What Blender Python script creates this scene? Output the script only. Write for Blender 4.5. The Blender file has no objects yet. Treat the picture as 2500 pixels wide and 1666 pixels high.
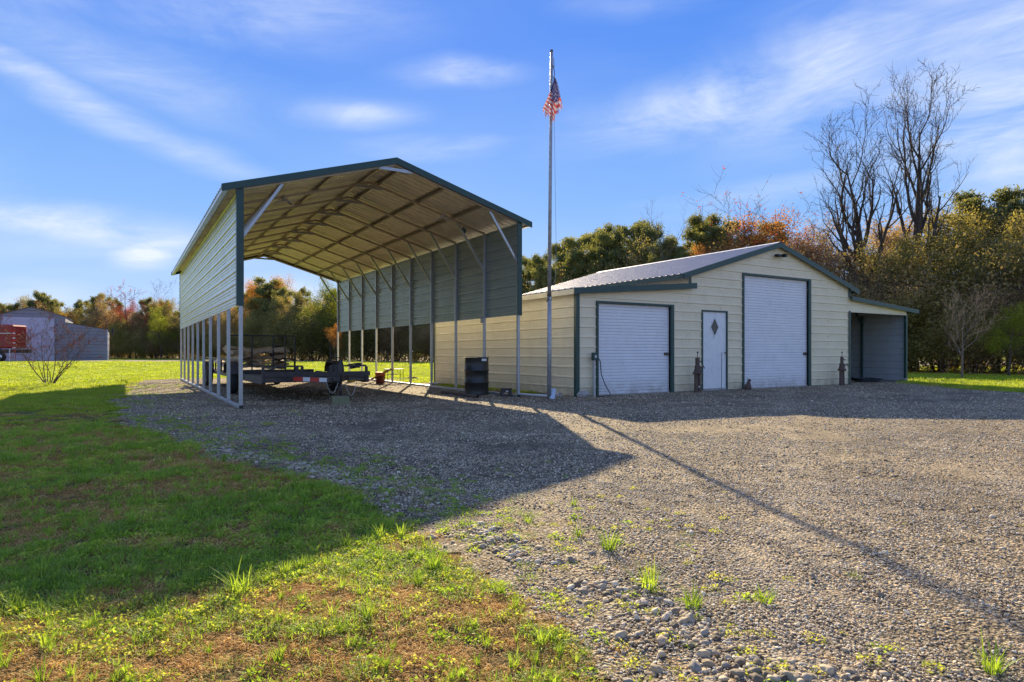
import bpy, math, random
import numpy as np
from math import sin, cos, pi, radians, atan2, sqrt
from mathutils import Vector, Matrix
random.seed(7)
rs = np.random.RandomState(11)
S = bpy.context.scene
COL = S.collection

# ---------------------------------------------------------------- camera
cd = bpy.data.cameras.new('camera'); cam = bpy.data.objects.new('camera', cd); COL.objects.link(cam)
cam.location = (0, 0, 1.0); cam.rotation_euler = (pi/2, 0, 0)
cd.sensor_width = 36; cd.lens = 36*1570/2500; cd.shift_y = 28/2500; cd.clip_start = .05; cd.clip_end = 3000
S.camera = cam
S.view_settings.view_transform = 'Standard'; S.view_settings.look = 'None'
S.view_settings.gamma = 1; S.view_settings.use_curve_mapping = False
S.view_settings.exposure = 1.25
S.render.engine = 'CYCLES'
S.cycles.max_bounces = 7; S.cycles.diffuse_bounces = 4; S.cycles.transparent_max_bounces = 6
# ---------------------------------------------------------------- sun
SUN_EL, SUN_AZ = radians(25.0), radians(-5.0)       # azimuth from +Y towards +X
sv = Vector((sin(SUN_AZ)*cos(SUN_EL), cos(SUN_AZ)*cos(SUN_EL), sin(SUN_EL)))
sd = bpy.data.lights.new('sun', 'SUN'); sd.energy = 4.6; sd.angle = radians(.55); sd.color = (1, .82, .53)
so = bpy.data.objects.new('sun', sd); COL.objects.link(so)
so.rotation_euler = sv.to_track_quat('Z', 'Y').to_euler(); so.location = (0, 0, 30)
# ---------------------------------------------------------------- world
W = bpy.data.worlds.new('World'); S.world = W; W.use_nodes = True
nt = W.node_tree; nt.nodes.clear()
class G:
    """tiny node helper"""
    def __init__(s, t): s.t = t
    def n(s, typ, **k):
        d = s.t.nodes.new(typ)
        for a, v in k.items(): setattr(d, a, v)
        return d
    def l(s, a, b): s.t.links.new(a, b)
    def m(s, op, a, b=None, c=None, clamp=False):
        d = s.n('ShaderNodeMath', operation=op); d.use_clamp = clamp
        for i, v in enumerate((a, b, c)):
            if v is None: continue
            if isinstance(v, (int, float)): d.inputs[i].default_value = v
            else: s.l(v, d.inputs[i])
        return d.outputs[0]
    def mix(s, f, a, b, typ='MIX'):
        d = s.n('ShaderNodeMixRGB', blend_type=typ)
        for i, v in enumerate((f, a, b)):
            if isinstance(v, (int, float)): d.inputs[i].default_value = v
            elif isinstance(v, tuple): d.inputs[i].default_value = (*v, 1)[:4]
            else: s.l(v, d.inputs[i])
        return d.outputs[0]
    def ramp(s, f, pts, interp='LINEAR'):
        d = s.n('ShaderNodeValToRGB'); cr = d.color_ramp; cr.interpolation = interp
        while len(cr.elements) < len(pts): cr.elements.new(.5)
        for e, (p, c) in zip(cr.elements, pts):
            e.position = p; e.color = (*c, 1) if isinstance(c, tuple) else (c, c, c, 1)
        s.l(f, d.inputs[0]); return d.outputs[0]
    def noise(s, vec, scale, detail=3, rough=.5, dist=0):
        d = s.n('ShaderNodeTexNoise'); d.inputs['Scale'].default_value = scale
        d.inputs['Detail'].default_value = detail; d.inputs['Roughness'].default_value = rough
        d.inputs['Distortion'].default_value = dist
        if vec is not None: s.l(vec, d.inputs['Vector'])
        return d.outputs[0]
g = G(nt)
out = g.n('ShaderNodeOutputWorld'); bg = g.n('ShaderNodeBackground'); g.l(bg.outputs[0], out.inputs[0])
sky = g.n('ShaderNodeTexSky', sky_type='NISHITA'); sky.sun_disc = False
sky.sun_elevation = SUN_EL; sky.sun_rotation = SUN_AZ; sky.dust_density = .3; sky.air_density = 1; sky.ozone_density = 2
tc = g.n('ShaderNodeTexCoord'); sp = g.n('ShaderNodeSeparateXYZ'); g.l(tc.outputs['Generated'], sp.inputs[0])
X, Y, Z = sp.outputs
el = g.m('MULTIPLY', g.m('ARCSINE', Z), 180/pi)
az = g.m('MULTIPLY', g.m('ARCTAN2', X, Y), 180/pi)
elf = g.m('DIVIDE', el, 60, clamp=True)
grad = g.ramp(elf, [(0, (.58, .74, .98)), (.07, (.43, .63, 1.0)), (.20, (.225, .46, .93)), (.42, (.085, .275, .87)), (1, (.06, .18, .66))])
# cloud streaks : (azimuth, elevation, half length, half height, tilt, strength) in degrees of sky
wv = g.n('ShaderNodeCombineXYZ'); g.l(g.m('MULTIPLY', az, .045), wv.inputs[0]); g.l(g.m('MULTIPLY', el, .13), wv.inputs[1])
wisp = g.noise(wv.outputs[0], 1.6, 6, .62, .8)
warp = g.m('MULTIPLY', g.m('SUBTRACT', g.noise(wv.outputs[0], .9, 3, .5), .5), 9)
elw = g.m('ADD', el, g.m('MULTIPLY', warp, .55)); azw = g.m('ADD', az, warp)
CL = [(-35, 18.5, 13, 1.5, -21, .75), (-32, 21.5, 12, 2.6, -10, .45), (-35, 9.2, 13, 1.1, -4, .85), (-14.5, 19.6, 4.8, 1.2, 3, .8),
      (-4.5, 23.3, 4.6, .9, 2, .8), (-8, 17.3, 6, .8, 4, .5), (16, 20, 10, 2.4, 8, .85), (27, 21.5, 10, 4.6, 14, .75), (37, 18, 9, 7.5, 0, 1.0),
      (37, 26, 11, 5, -12, .7), (-34.5, 8.0, 9, 2.0, 0, .3), (-28.8, 8.0, 2.6, 1.0, 12, 1.5), (-19, 4.4, 3.6, 2.0, 0, 1.5), (-37, 4.2, 4, 1.5, 0, .75),
      (-22, 26, 12, 2.2, 4, .45), (-38, 25, 8, 3, 0, .4), (20, 12.5, 9, 1.2, 3, .35), (38, 12.5, 8, 1.6, 3, .65), (10, 28, 7, 1.0, -6, .2)]
tot = None
for (a0, e0, ra, re, tl, st) in CL:
    ca, sa = cos(radians(tl)), sin(radians(tl))
    da = g.m('SUBTRACT', azw, a0); de = g.m('SUBTRACT', elw, e0)
    p = g.m('ADD', g.m('MULTIPLY', da, ca/ra), g.m('MULTIPLY', de, sa/ra))
    q = g.m('ADD', g.m('MULTIPLY', da, -sa/re), g.m('MULTIPLY', de, ca/re))
    r2 = g.m('ADD', g.m('MULTIPLY', p, p), g.m('MULTIPLY', q, q))
    v = g.m('MULTIPLY', g.m('POWER', 2.718, g.m('MULTIPLY', r2, -1.1)), st)
    tot = v if tot is None else g.m('MAXIMUM', tot, v)
fv = g.n('ShaderNodeCombineXYZ'); g.l(g.m('ADD', g.m('MULTIPLY', az, .07), g.m('MULTIPLY', el, .09)), fv.inputs[0]); g.l(g.m('SUBTRACT', g.m('MULTIPLY', el, .62), g.m('MULTIPLY', az, .05)), fv.inputs[1])
fib = g.noise(fv.outputs[0], 1.5, 9, .68, 1.4)
wr = g.m('MULTIPLY', g.ramp(wisp, [(.30, .15), (.62, 1.0)]), g.ramp(fib, [(.25, .72), (.70, 1.06)]))
cm = g.m('MULTIPLY', tot, wr, clamp=True)
# broad high cloud, thickened for fill light where unseen, beside and behind the viewer
vv = g.n('ShaderNodeVectorMath', operation='MULTIPLY'); g.l(tc.outputs['Generated'], vv.inputs[0]); vv.inputs[1].default_value = (1, 1, 3)
hi = g.ramp(g.noise(vv.outputs[0], 1.7, 6, .6, .7), [(.38, 0.0), (.74, .72)])
back = g.m('MULTIPLY', hi, g.ramp(g.m('DIVIDE', g.m('ABSOLUTE', az), 180), [(.2, .10), (.32, 1.0)]))
cm = g.m('MAXIMUM', cm, back)
base = g.mix(.03, grad, g.mix(1.0, sky.outputs[0], (.22, .22, .22), 'MULTIPLY'))
colr = g.mix(cm, base, (.82, .90, 1.02))
# below the horizon: dull earth
colr = g.mix(g.m('LESS_THAN', Z, -.01), colr, (.16, .16, .12))
g.l(g.mix(1.0, colr, (4.9, 4.9, 4.9), 'MULTIPLY'), bg.inputs[0]); bg.inputs[1].default_value = .09

# ---------------------------------------------------------------- helpers
def vn(x, y, sc, seed=0):
    """vectorised value noise 0..1"""
    x = np.asarray(x, float)*sc + seed*17.3; y = np.asarray(y, float)*sc + seed*9.1
    xi = np.floor(x).astype(np.int64); yi = np.floor(y).astype(np.int64); fx = x-xi; fy = y-yi
    fx = fx*fx*(3-2*fx); fy = fy*fy*(3-2*fy)
    def h(a, b):
        n = (a*374761393 + b*668265263 + seed*974634777) & 0xffffffff
        n = ((n ^ (n >> 13))*1274126177) & 0xffffffff
        return ((n ^ (n >> 16)) & 0xffff)/65535.
    return (h(xi, yi)*(1-fx)+h(xi+1, yi)*fx)*(1-fy)+(h(xi, yi+1)*(1-fx)+h(xi+1, yi+1)*fx)*fy
def fbm(x, y, sc, seed=0, o=4):
    t = 0; a = .5; s = 0
    for i in range(o): t = t+a*vn(x, y, sc*2**i, seed+i); s += a; a *= .55
    return t/s
def hgt(x, y):
    x = np.asarray(x, float); y = np.asarray(y, float)
    d = np.sqrt(x*x+y*y); f = np.clip((14-d)/8, 0, 1)
    return (fbm(x, y, .9, 3)-.5)*.07*f + (vn(x, y, 5, 8)-.5)*.016*f - .0
class MB:
    def __init__(s): s.v = []; s.f = []; s.mi = []
    def add(s, vs, fs, mi=0):
        o = len(s.v); s.v += [tuple(p) for p in vs]; s.f += [tuple(i+o for i in f) for f in fs]; s.mi += [mi]*len(fs); return s
    def box(s, x0, y0, z0, x1, y1, z1, mi=0):
        v = [(x0, y0, z0), (x1, y0, z0), (x1, y1, z0), (x0, y1, z0), (x0, y0, z1), (x1, y0, z1), (x1, y1, z1), (x0, y1, z1)]
        return s.add(v, [(0, 3, 2, 1), (4, 5, 6, 7), (0, 1, 5, 4), (1, 2, 6, 5), (2, 3, 7, 6), (3, 0, 4, 7)], mi)
    def beam(s, a, b, w, h, up=(0, 0, 1), mi=0):
        a = Vector(a); b = Vector(b); d = (b-a).normalized(); u = Vector(up)
        if abs(d.dot(u)) > .98: u = Vector((0, 1, 0))
        x = d.cross(u).normalized(); z = x.cross(d).normalized()
        vs = [p+x*(i*w/2)+z*(j*h/2) for p in (a, b) for i, j in ((-1, -1), (1, -1), (1, 1), (-1, 1))]
        return s.add(vs, [(3, 2, 1, 0), (4, 5, 6, 7), (0, 1, 5, 4), (1, 2, 6, 5), (2, 3, 7, 6), (3, 0, 4, 7)], mi)
    def tube(s, pts, rad, n=8, caps=True, mi=0):
        pts = [Vector(p) for p in pts]; R = rad if isinstance(rad, (list, tuple)) else [rad]*len(pts)
        o = len(s.v); ref = Vector((0, 0, 1)) if abs((pts[-1]-pts[0]).normalized().z) < .9 else Vector((1, 0, 0))
        for i, p in enumerate(pts):
            d = (pts[min(i+1, len(pts)-1)]-pts[max(i-1, 0)]).normalized()
            x = d.cross(ref)
            if x.length < 1e-4: x = d.cross(Vector((0, 1, 0)))
            x.normalize(); y = x.cross(d)
            for k in range(n):
                a = 2*pi*k/n; s.v.append(tuple(p+(x*cos(a)+y*sin(a))*R[i]))
        for i in range(len(pts)-1):
            for k in range(n):
                s.f.append((o+i*n+k, o+i*n+(k+1) % n, o+(i+1)*n+(k+1) % n, o+(i+1)*n+k)); s.mi.append(mi)
        if caps:
            s.f.append(tuple(o+k for k in range(n))[::-1]); s.mi.append(mi)
            s.f.append(tuple(o+(len(pts)-1)*n+k for k in range(n))); s.mi.append(mi)
        return s
    def lathe(s, c, prof, n=20, axis='z', mi=0):
        o = len(s.v); c = Vector(c)
        for r, h in prof:
            for k in range(n):
                a = 2*pi*k/n
                p = {'z': (r*cos(a), r*sin(a), h), 'x': (h, r*cos(a), r*sin(a)), 'y': (r*sin(a), h, r*cos(a))}[axis]
                s.v.append(tuple(c+Vector(p)))
        for i in range(len(prof)-1):
            for k in range(n): s.f.append((o+i*n+k, o+i*n+(k+1) % n, o+(i+1)*n+(k+1) % n, o+(i+1)*n+k)); s.mi.append(mi)
        s.f.append(tuple(o+k for k in range(n))[::-1]); s.mi.append(mi)
        s.f.append(tuple(o+(len(prof)-1)*n+k for k in range(n))); s.mi.append(mi)
        return s
    def mesh(s, name, mats, smooth=False):
        m = bpy.data.meshes.new(name); m.from_pydata(s.v, [], s.f)
        for x in (mats if isinstance(mats, (list, tuple)) else [mats]): m.materials.append(x)
        m.polygons.foreach_set('material_index', s.mi)
        if smooth: m.polygons.foreach_set('use_smooth', [True]*len(s.f))
        m.update(); return m
    def build(s, name, mats, parent=None, smooth=False, bevel=0, loc=None):
        return link(name, s.mesh(name, mats, smooth), parent, bevel, loc)
def link(name, me, parent=None, bevel=0, loc=None):
    o = bpy.data.objects.new(name, me); COL.objects.link(o)
    if parent: o.parent = parent
    if loc: o.location = loc
    if bevel:
        b = o.modifiers.new('bevel', 'BEVEL'); b.width = bevel; b.segments = 2; b.limit_method = 'ANGLE'
    return o
def tag(o, label=None, cat=None, group=None, kind=None):
    if label: o['label'] = label
    if cat: o['category'] = cat
    if group: o['group'] = group
    if kind: o['kind'] = kind
    return o
def empty(name, loc, rz, label, cat, group=None):
    o = bpy.data.objects.new(name, None); COL.objects.link(o); o.location = loc; o.rotation_euler = (0, 0, rz)
    o.empty_display_size = .2
    return tag(o, label, cat, group)
def copy_tree(o, parent=None, mats=None):
    c = o.copy(); COL.objects.link(c); c.parent = parent
    for ch in list(o.children): copy_tree(ch, c)
    return c
def quads_mesh(name, V, mats, idx=None, tri=False):
    """V: (n,k,3) polygons"""
    n, k, _ = V.shape; m = bpy.data.meshes.new(name)
    m.vertices.add(n*k); m.vertices.foreach_set('co', V.reshape(-1).astype(np.float32))
    m.loops.add(n*k); m.loops.foreach_set('vertex_index', np.arange(n*k, dtype=np.int32))
    m.polygons.add(n); m.polygons.foreach_set('loop_start', np.arange(0, n*k, k, dtype=np.int32))
    m.polygons.foreach_set('loop_total', np.full(n, k, dtype=np.int32))
    for x in (mats if isinstance(mats, (list, tuple)) else [mats]): m.materials.append(x)
    if idx is not None: m.polygons.foreach_set('material_index', idx.astype(np.int32))
    m.update(calc_edges=True); return m
# ---------------------------------------------------------------- materials
def newmat(name):
    m = bpy.data.materials.new(name); m.use_nodes = True; t = m.node_tree; t.nodes.clear()
    g = G(t); o = g.n('ShaderNodeOutputMaterial'); return m, g, o
def P(name, col, rough=.6, metal=0, var=.12, vs=3, dirt=None, dirt_amt=.3, bump=0, bs=60, flute=0, spec=.5, coat=0, splash=0):
    m, g, o = newmat(name); b = g.n('ShaderNodeBsdfPrincipled'); g.l(b.outputs[0], o.inputs[0])
    tc = g.n('ShaderNodeTexCoord').outputs['Object']
    n1 = g.noise(tc, vs, 5, .6)
    c = g.mix(1.0, (*col,), g.ramp(n1, [(.25, 1-var), (.75, 1+var)]), 'MULTIPLY')
    if splash:
        sp_ = g.n('ShaderNodeSeparateXYZ'); g.l(tc, sp_.inputs[0])
        sz = g.ramp(sp_.outputs[2], [(.02, .75), (.42, 0.0)])
        c = g.mix(g.m('MULTIPLY', sz, g.ramp(g.noise(tc, 5, 6, .7), [(.35, .15), (.7, 1.0)])), c, (.26, .20, .13))
    if dirt:
        d = g.ramp(g.noise(tc, vs*2.3, 7, .7, .4), [(.5, 0.0), (.72, dirt_amt)])
        c = g.mix(d, c, (*dirt,))
    g.l(c, b.inputs['Base Color'])
    b.inputs['Metallic'].default_value = metal
    g.l(g.ramp(g.noise(tc, vs*4, 4), [(.3, max(rough-.08, .02)), (.7, min(rough+.08, 1))]), b.inputs['Roughness'])
    b.inputs['Specular IOR Level'].default_value = spec
    if coat: b.inputs['Coat Weight'].default_value = coat
    hh = None
    if bump:
        hh = g.m('MULTIPLY', g.noise(tc, bs, 4, .6), bump)
    if flute:
        w = g.n('ShaderNodeTexWave', wave_type='BANDS', bands_direction='Z'); w.inputs['Scale'].default_value = 6.9; g.l(tc, w.inputs[0])
        f = g.m('MULTIPLY', g.ramp(w.outputs[1], [(.7, 0.0), (.95, 1.0)]), flute)
        hh = f if hh is None else g.m('ADD', hh, f)
    if hh is not None:
        bp = g.n('ShaderNodeBump'); bp.inputs['Distance'].default_value = 1; g.l(hh, bp.inputs['Height']); g.l(bp.outputs[0], b.inputs['Normal'])
    return m
def leafmat(name, cols, trans=.45, rough=.6, pos=.35, inst=True, tint=(1.5, 1.35, .7)):
    """foliage: colour varies leaf by leaf and clump by clump, light passes through"""
    m, g, o = newmat(name)
    geo = g.n('ShaderNodeNewGeometry'); oi = g.n('ShaderNodeObjectInfo'); tc = g.n('ShaderNodeTexCoord')
    r = g.m('ADD', g.m('MULTIPLY', geo.outputs['Random Per Island'], .45), g.m('MULTIPLY', g.noise(tc.outputs['Object'], pos, 3), .75))
    if inst: r = g.m('ADD', r, g.m('MULTIPLY', g.m('SUBTRACT', oi.outputs['Random'], .5), .45))
    r = g.m('SUBTRACT', r, .1, clamp=True)
    k = len(cols); c = g.ramp(r, [(.12+.76*i/(k-1), cc) for i, cc in enumerate(cols)])
    d = g.n('ShaderNodeBsdfPrincipled'); g.l(c, d.inputs['Base Color']); d.inputs['Roughness'].default_value = rough; d.inputs['Specular IOR Level'].default_value = .3
    t = g.n('ShaderNodeBsdfTranslucent'); g.l(g.mix(1.0, c, tint, 'MULTIPLY'), t.inputs[0])
    mx = g.n('ShaderNodeMixShader'); mx.inputs[0].default_value = trans
    g.l(d.outputs[0], mx.inputs[1]); g.l(t.outputs[0], mx.inputs[2]); g.l(mx.outputs[0], o.inputs[0])
    return m
M = {}
M['galv'] = P('galvanized_tube', (.42, .44, .46), .40, .7, .12, 9, (.35, .36, .38), .4)
M['panel'] = P('pale_ribbed_steel', (.60, .63, .61), .33, .6, .06, 1.2)
M['roofin'] = P('galvalume_roof', (.80, .72, .58), .5, .35, .1, 2, (.36, .34, .28), .45)
M['hat'] = P('hat_channel', (.46, .39, .31), .45, .6, .15, 6)
M['green'] = P('dark_green_trim', (.018, .060, .052), .42, 0, .12, 4, (.06, .09, .08), .3)
M['tan'] = P('tan_siding', (.85, .735, .50), .46, 0, .05, 1.5, (.42, .36, .25), .22, flute=.0022, splash=1)
M['roof'] = P('shed_roof_steel', (.28, .29, .34), .6, .15, .07, 1.2, (.40, .40, .42), .4)
M['door'] = P('roll_door_white', (.80, .80, .82), .45, 0, .04, 2, (.5, .5, .5), .25, splash=1)
M['wdoor'] = P('walk_door_white', (.80, .81, .80), .5, 0, .04, 3, (.40, .40, .38), .35)
M['glass'] = P('dark_glass', (.02, .022, .025), .08, 0, .1, 4)
M['black'] = P('black_paint', (.012, .012, .013), .5, 0, .3, 8, (.05, .04, .03), .2)
M['blackp'] = P('black_plastic', (.02, .02, .022), .35, 0, .2, 8)
M['rubber'] = P('tyre_rubber', (.022, .022, .023), .85, 0, .25, 20, (.10, .09, .07), .5)
M['rim'] = P('grey_rim', (.45, .43, .40), .5, .4, .2, 10, (.2, .15, .1), .5)
M['trailer'] = P('worn_trailer_grey', (.045, .040, .038), .6, .1, .25, 5, (.16, .10, .06), .6, bump=.001)
M['deck'] = P('weathered_deck_board', (.17, .145, .12), .85, 0, .3, 6, bump=.003, bs=40)
M['wood'] = P('split_wood', (.64, .50, .34), .8, 0, .35, 7, (.14, .10, .07), .7, bump=.004, bs=30)
M['bark'] = P('grey_brown_bark', (.065, .05, .04), .95, 0, .35, 6, (.16, .14, .12), .5, bump=.01, bs=18)
M['barkp'] = P('pale_bark', (.15, .125, .105), .95, 0, .3, 6, (.14, .12, .10), .5)
M['barkr'] = P('reddish_twig', (.12, .075, .06), .95, 0, .3, 4)
M['red'] = P('tape_red', (.52, .03, .02), .4, 0, .1, 20)
M['white'] = P('white_plastic', (.74, .75, .76), .45, 0, .08, 8, (.4, .38, .35), .3)
M['yellow'] = P('yellow_plastic', (.45, .40, .05), .5, 0, .2, 10)
M['orange'] = P('orange_plastic', (.55, .09, .03), .5, 0, .15, 10)
M['card'] = P('cardboard', (.42, .25, .12), .85, 0, .15, 8)
M['block'] = P('greenish_block', (.20, .20, .11), .9, 0, .2, 12, bump=.004, bs=90)
M['stone'] = P('grey_stone', (.36, .34, .32), .85, 0, .25, 12, bump=.004, bs=40)
M['rust'] = P('rusty_brown', (.12, .082, .064), .85, 0, .35, 14, (.05, .04, .03), .6, bump=.003, bs=60)
M['pole'] = P('weathered_pole', (.40, .41, .42), .5, .35, .35, 14, (.13, .13, .13), .6)
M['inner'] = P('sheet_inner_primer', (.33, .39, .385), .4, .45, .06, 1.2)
M['back'] = P('unpainted_sheet_back', (.46, .50, .53), .5, .3, .08, 3)
M['sidinggrey'] = P('grey_siding', (.23, .245, .30), .5, 0, .07, .4, flute=.0)
M['greydoor'] = P('pale_blue_door', (.44, .47, .60), .5, 0, .05, 1)
M['redtruck'] = P('red_truck_paint', (.30, .008, .010), .4, 0, .12, 3, coat=.1)
M['chrome'] = P('dull_chrome', (.6, .6, .62), .25, .9, .15, 6)
M['ledwhite'] = P('lamp_white', (.60, .56, .50), .5, 0, .05, 10)
M['dirt'] = P('bare_dirt', (.13, .085, .05), .95, 0, .3, 14, bump=.01, bs=30)
M['bluec'] = P('blue_plastic', (.04, .09, .14), .4, 0, .1, 10)
M['flagred'] = leafmat('flag_red', [(.40, .06, .06), (.50, .10, .09)], .3, .8, tint=(1, .9, .9))
M['flagwhite'] = leafmat('flag_white', [(.46, .42, .44), (.56, .52, .54)], .3, .8, tint=(.9, .88, 1))
M['flagblue'] = leafmat('flag_blue', [(.04, .045, .16), (.06, .07, .22)], .25, .8, tint=(1, 1, 1.2))
# foliage kinds
L = {}
L['pine'] = leafmat('pine_needles', [(.11, .13, .055), (.18, .20, .075), (.28, .29, .11)], .48, .6, .5)
L['olive'] = leafmat('olive_leaves', [(.15, .145, .06), (.25, .23, .08), (.38, .33, .12)], .52, .6, .6)
L['ygreen'] = leafmat('yellow_green_leaves', [(.09, .13, .012), (.20, .25, .02), (.30, .32, .03)], .5, .6, .6)
L['gold'] = leafmat('golden_leaves', [(.22, .125, .025), (.42, .25, .03), (.55, .38, .05)], .5, .6, .6)
L['orange'] = leafmat('orange_leaves', [(.24, .10, .035), (.42, .18, .05), (.52, .28, .07)], .48, .6, .6)
L['red'] = leafmat('red_leaves', [(.17, .035, .025), (.33, .06, .04), (.40, .11, .06)], .45, .6, .6)
L['brown'] = leafmat('brown_leaves', [(.20, .15, .10), (.33, .24, .145), (.46, .33, .18)], .48, .7, .6)
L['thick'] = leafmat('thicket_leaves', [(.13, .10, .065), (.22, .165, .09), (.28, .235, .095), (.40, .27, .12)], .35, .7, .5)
L['grass'] = leafmat('green_grass', [(.14, .235, .03), (.27, .42, .05), (.42, .56, .10)], .5, .55, 3)
L['lawn'] = leafmat('lawn_grass', [(.21, .30, .03), (.32, .43, .04), (.46, .52, .08)], .5, .55, 1.2)
L['dry'] = leafmat('dead_grass', [(.26, .14, .05), (.54, .34, .11), (.82, .62, .28)], .42, .8, 3)
L['weed'] = leafmat('pale_weed', [(.27, .35, .04), (.44, .50, .08), (.56, .57, .16)], .45, .6, 3)

# ground materials
def ground_mat():
    m, g, o = newmat('lawn_ground'); b = g.n('ShaderNodeBsdfPrincipled'); g.l(b.outputs[0], o.inputs[0])
    geo = g.n('ShaderNodeNewGeometry').outputs['Position']
    a = g.noise(geo, .12, 5, .6); c2 = g.noise(geo, 1.3, 5, .7); f = g.noise(geo, 14, 4, .7)
    lush = g.mix(g.ramp(c2, [(.35, 0.), (.65, 1.)]), (.15, .22, .02), (.27, .34, .03))
    dry = g.mix(g.ramp(f, [(.3, 0.), (.7, 1.)]), (.13, .095, .035), (.27, .20, .07))
    k = g.ramp(g.m('ADD', g.m('MULTIPLY', a, .6), g.m('MULTIPLY', c2, .4)), [(.50, 0.), (.64, .55)])
    c = g.mix(k, lush, dry)
    # close to the gravel the sod is thin: brown earth shows
    sp = g.n('ShaderNodeSeparateXYZ'); g.l(geo, sp.inputs[0])
    near = g.ramp(g.m('DIVIDE', sp.outputs[1], 24), [(.30, 1.0), (.75, 0.0)])
    c = g.mix(g.m('MULTIPLY', near, .92), c, g.mix(g.ramp(f, [(.35, 0.), (.65, 1.)]), (.075, .052, .03), (.24, .155, .075)))
    c = g.mix(1.0, c, g.ramp(f, [(.2, .72), (.8, 1.25)]), 'MULTIPLY')
    g.l(c, b.inputs['Base Color']); b.inputs['Roughness'].default_value = .95; b.inputs['Specular IOR Level'].default_value = .1
    bp = g.n('ShaderNodeBump'); bp.inputs['Distance'].default_value = .05; g.l(g.noise(geo, 30, 5, .7), bp.inputs['Height']); g.l(bp.outputs[0], b.inputs['Normal'])
    return m
STONES = [(.0, (.08, .062, .045)), (.16, (.21, .16, .105)), (.34, (.49, .385, .24)), (.46, (.23, .185, .13)), (.6, (.60, .49, .32)), (.75, (.33, .295, .24)), (.9, (.78, .69, .51)), (1, (.50, .32, .18))]
def gravel_mat():
    m, g, o = newmat('gravel_fines'); b = g.n('ShaderNodeBsdfPrincipled'); g.l(b.outputs[0], o.inputs[0])
    geo = g.n('ShaderNodeNewGeometry').outputs['Position']
    hsum = None; cs = []
    for sc in (58, 115):
        v = g.n('ShaderNodeTexVoronoi'); v.inputs['Scale'].default_value = sc; g.l(geo, v.inputs['Vector']); v.inputs['Randomness'].default_value = 1
        s = g.n('ShaderNodeSeparateColor'); g.l(v.outputs['Color'], s.inputs[0])
        col = g.ramp(s.outputs[0], STONES)
        dk = g.ramp(v.outputs['Distance'], [(.22, 1.25), (.70, .16)])
        cs.append(g.mix(1.0, col, dk, 'MULTIPLY'))
        h = g.m('MULTIPLY', g.m('SUBTRACT', 1, v.outputs['Distance']), .9/sc)
        hsum = h if hsum is None else g.m('ADD', hsum, h)
    c = g.mix(.35, cs[0], cs[1])
    big = g.noise(geo, .8, 6, .68)
    c = g.mix(1.0, c, g.ramp(g.noise(geo, 6.5, 5, .75), [(.36, .62), (.60, 1.22)]), 'MULTIPLY')
    c = g.mix(1.0, c, g.ramp(big, [(.36, (.70, .66, .60)), (.62, (1.28, 1.21, 1.10))]), 'MULTIPLY')
    # two faint wheel tracks where the stones are pressed into pale fines
    sx = g.n('ShaderNodeSeparateXYZ'); g.l(geo, sx.inputs[0])
    tt = g.m('ADD', g.m('SUBTRACT', sx.outputs[0], g.m('MULTIPLY', sx.outputs[1], .42)), g.m('MULTIPLY', g.noise(geo, .35, 3), 1.6))
    tk_ = None
    for c0 in (.9, 2.4, 4.3, 5.9):
        dlt = g.m('DIVIDE', g.m('SUBTRACT', tt, c0), .24); e_ = g.m('POWER', 2.718, g.m('MULTIPLY', g.m('MULTIPLY', dlt, dlt), -1)); tk_ = e_ if tk_ is None else g.m('MAXIMUM', tk_, e_)
    c = g.mix(g.m('MULTIPLY', tk_, g.ramp(g.noise(geo, 1.1, 5, .7), [(.4, 0.0), (.65, .5)])), c, (.46, .38, .27))
    g.l(c, b.inputs['Base Color']); b.inputs['Roughness'].default_value = .85; b.inputs['Specular IOR Level'].default_value = .25
    bp = g.n('ShaderNodeBump'); bp.inputs['Distance'].default_value = 1.0; g.l(hsum, bp.inputs['Height']); g.l(bp.outputs[0], b.inputs['Normal'])
    return m
def pebble_mat(name, k=1.0):
    m, g, o = newmat(name); b = g.n('ShaderNodeBsdfPrincipled'); g.l(b.outputs[0], o.inputs[0])
    oi = g.n('ShaderNodeObjectInfo'); tc = g.n('ShaderNodeTexCoord')
    c = g.ramp(oi.outputs['Random'], STONES)
    c = g.mix(1.0, c, g.ramp(g.noise(tc.outputs['Object'], 3, 4, .7), [(.3, .75*k), (.7, 1.25*k)]), 'MULTIPLY')
    g.l(c, b.inputs['Base Color']); b.inputs['Roughness'].default_value = .75; b.inputs['Specular IOR Level'].default_value = .35
    return m
M['ground'] = ground_mat(); M['gravel'] = gravel_mat(); M['pebble'] = pebble_mat('pebble_stone', 1.1); M['cobble'] = pebble_mat('cobble_stone', .8)
M['road'] = P('far_gravel_track', (.20, .165, .10), .95, 0, .15, .3)

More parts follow.
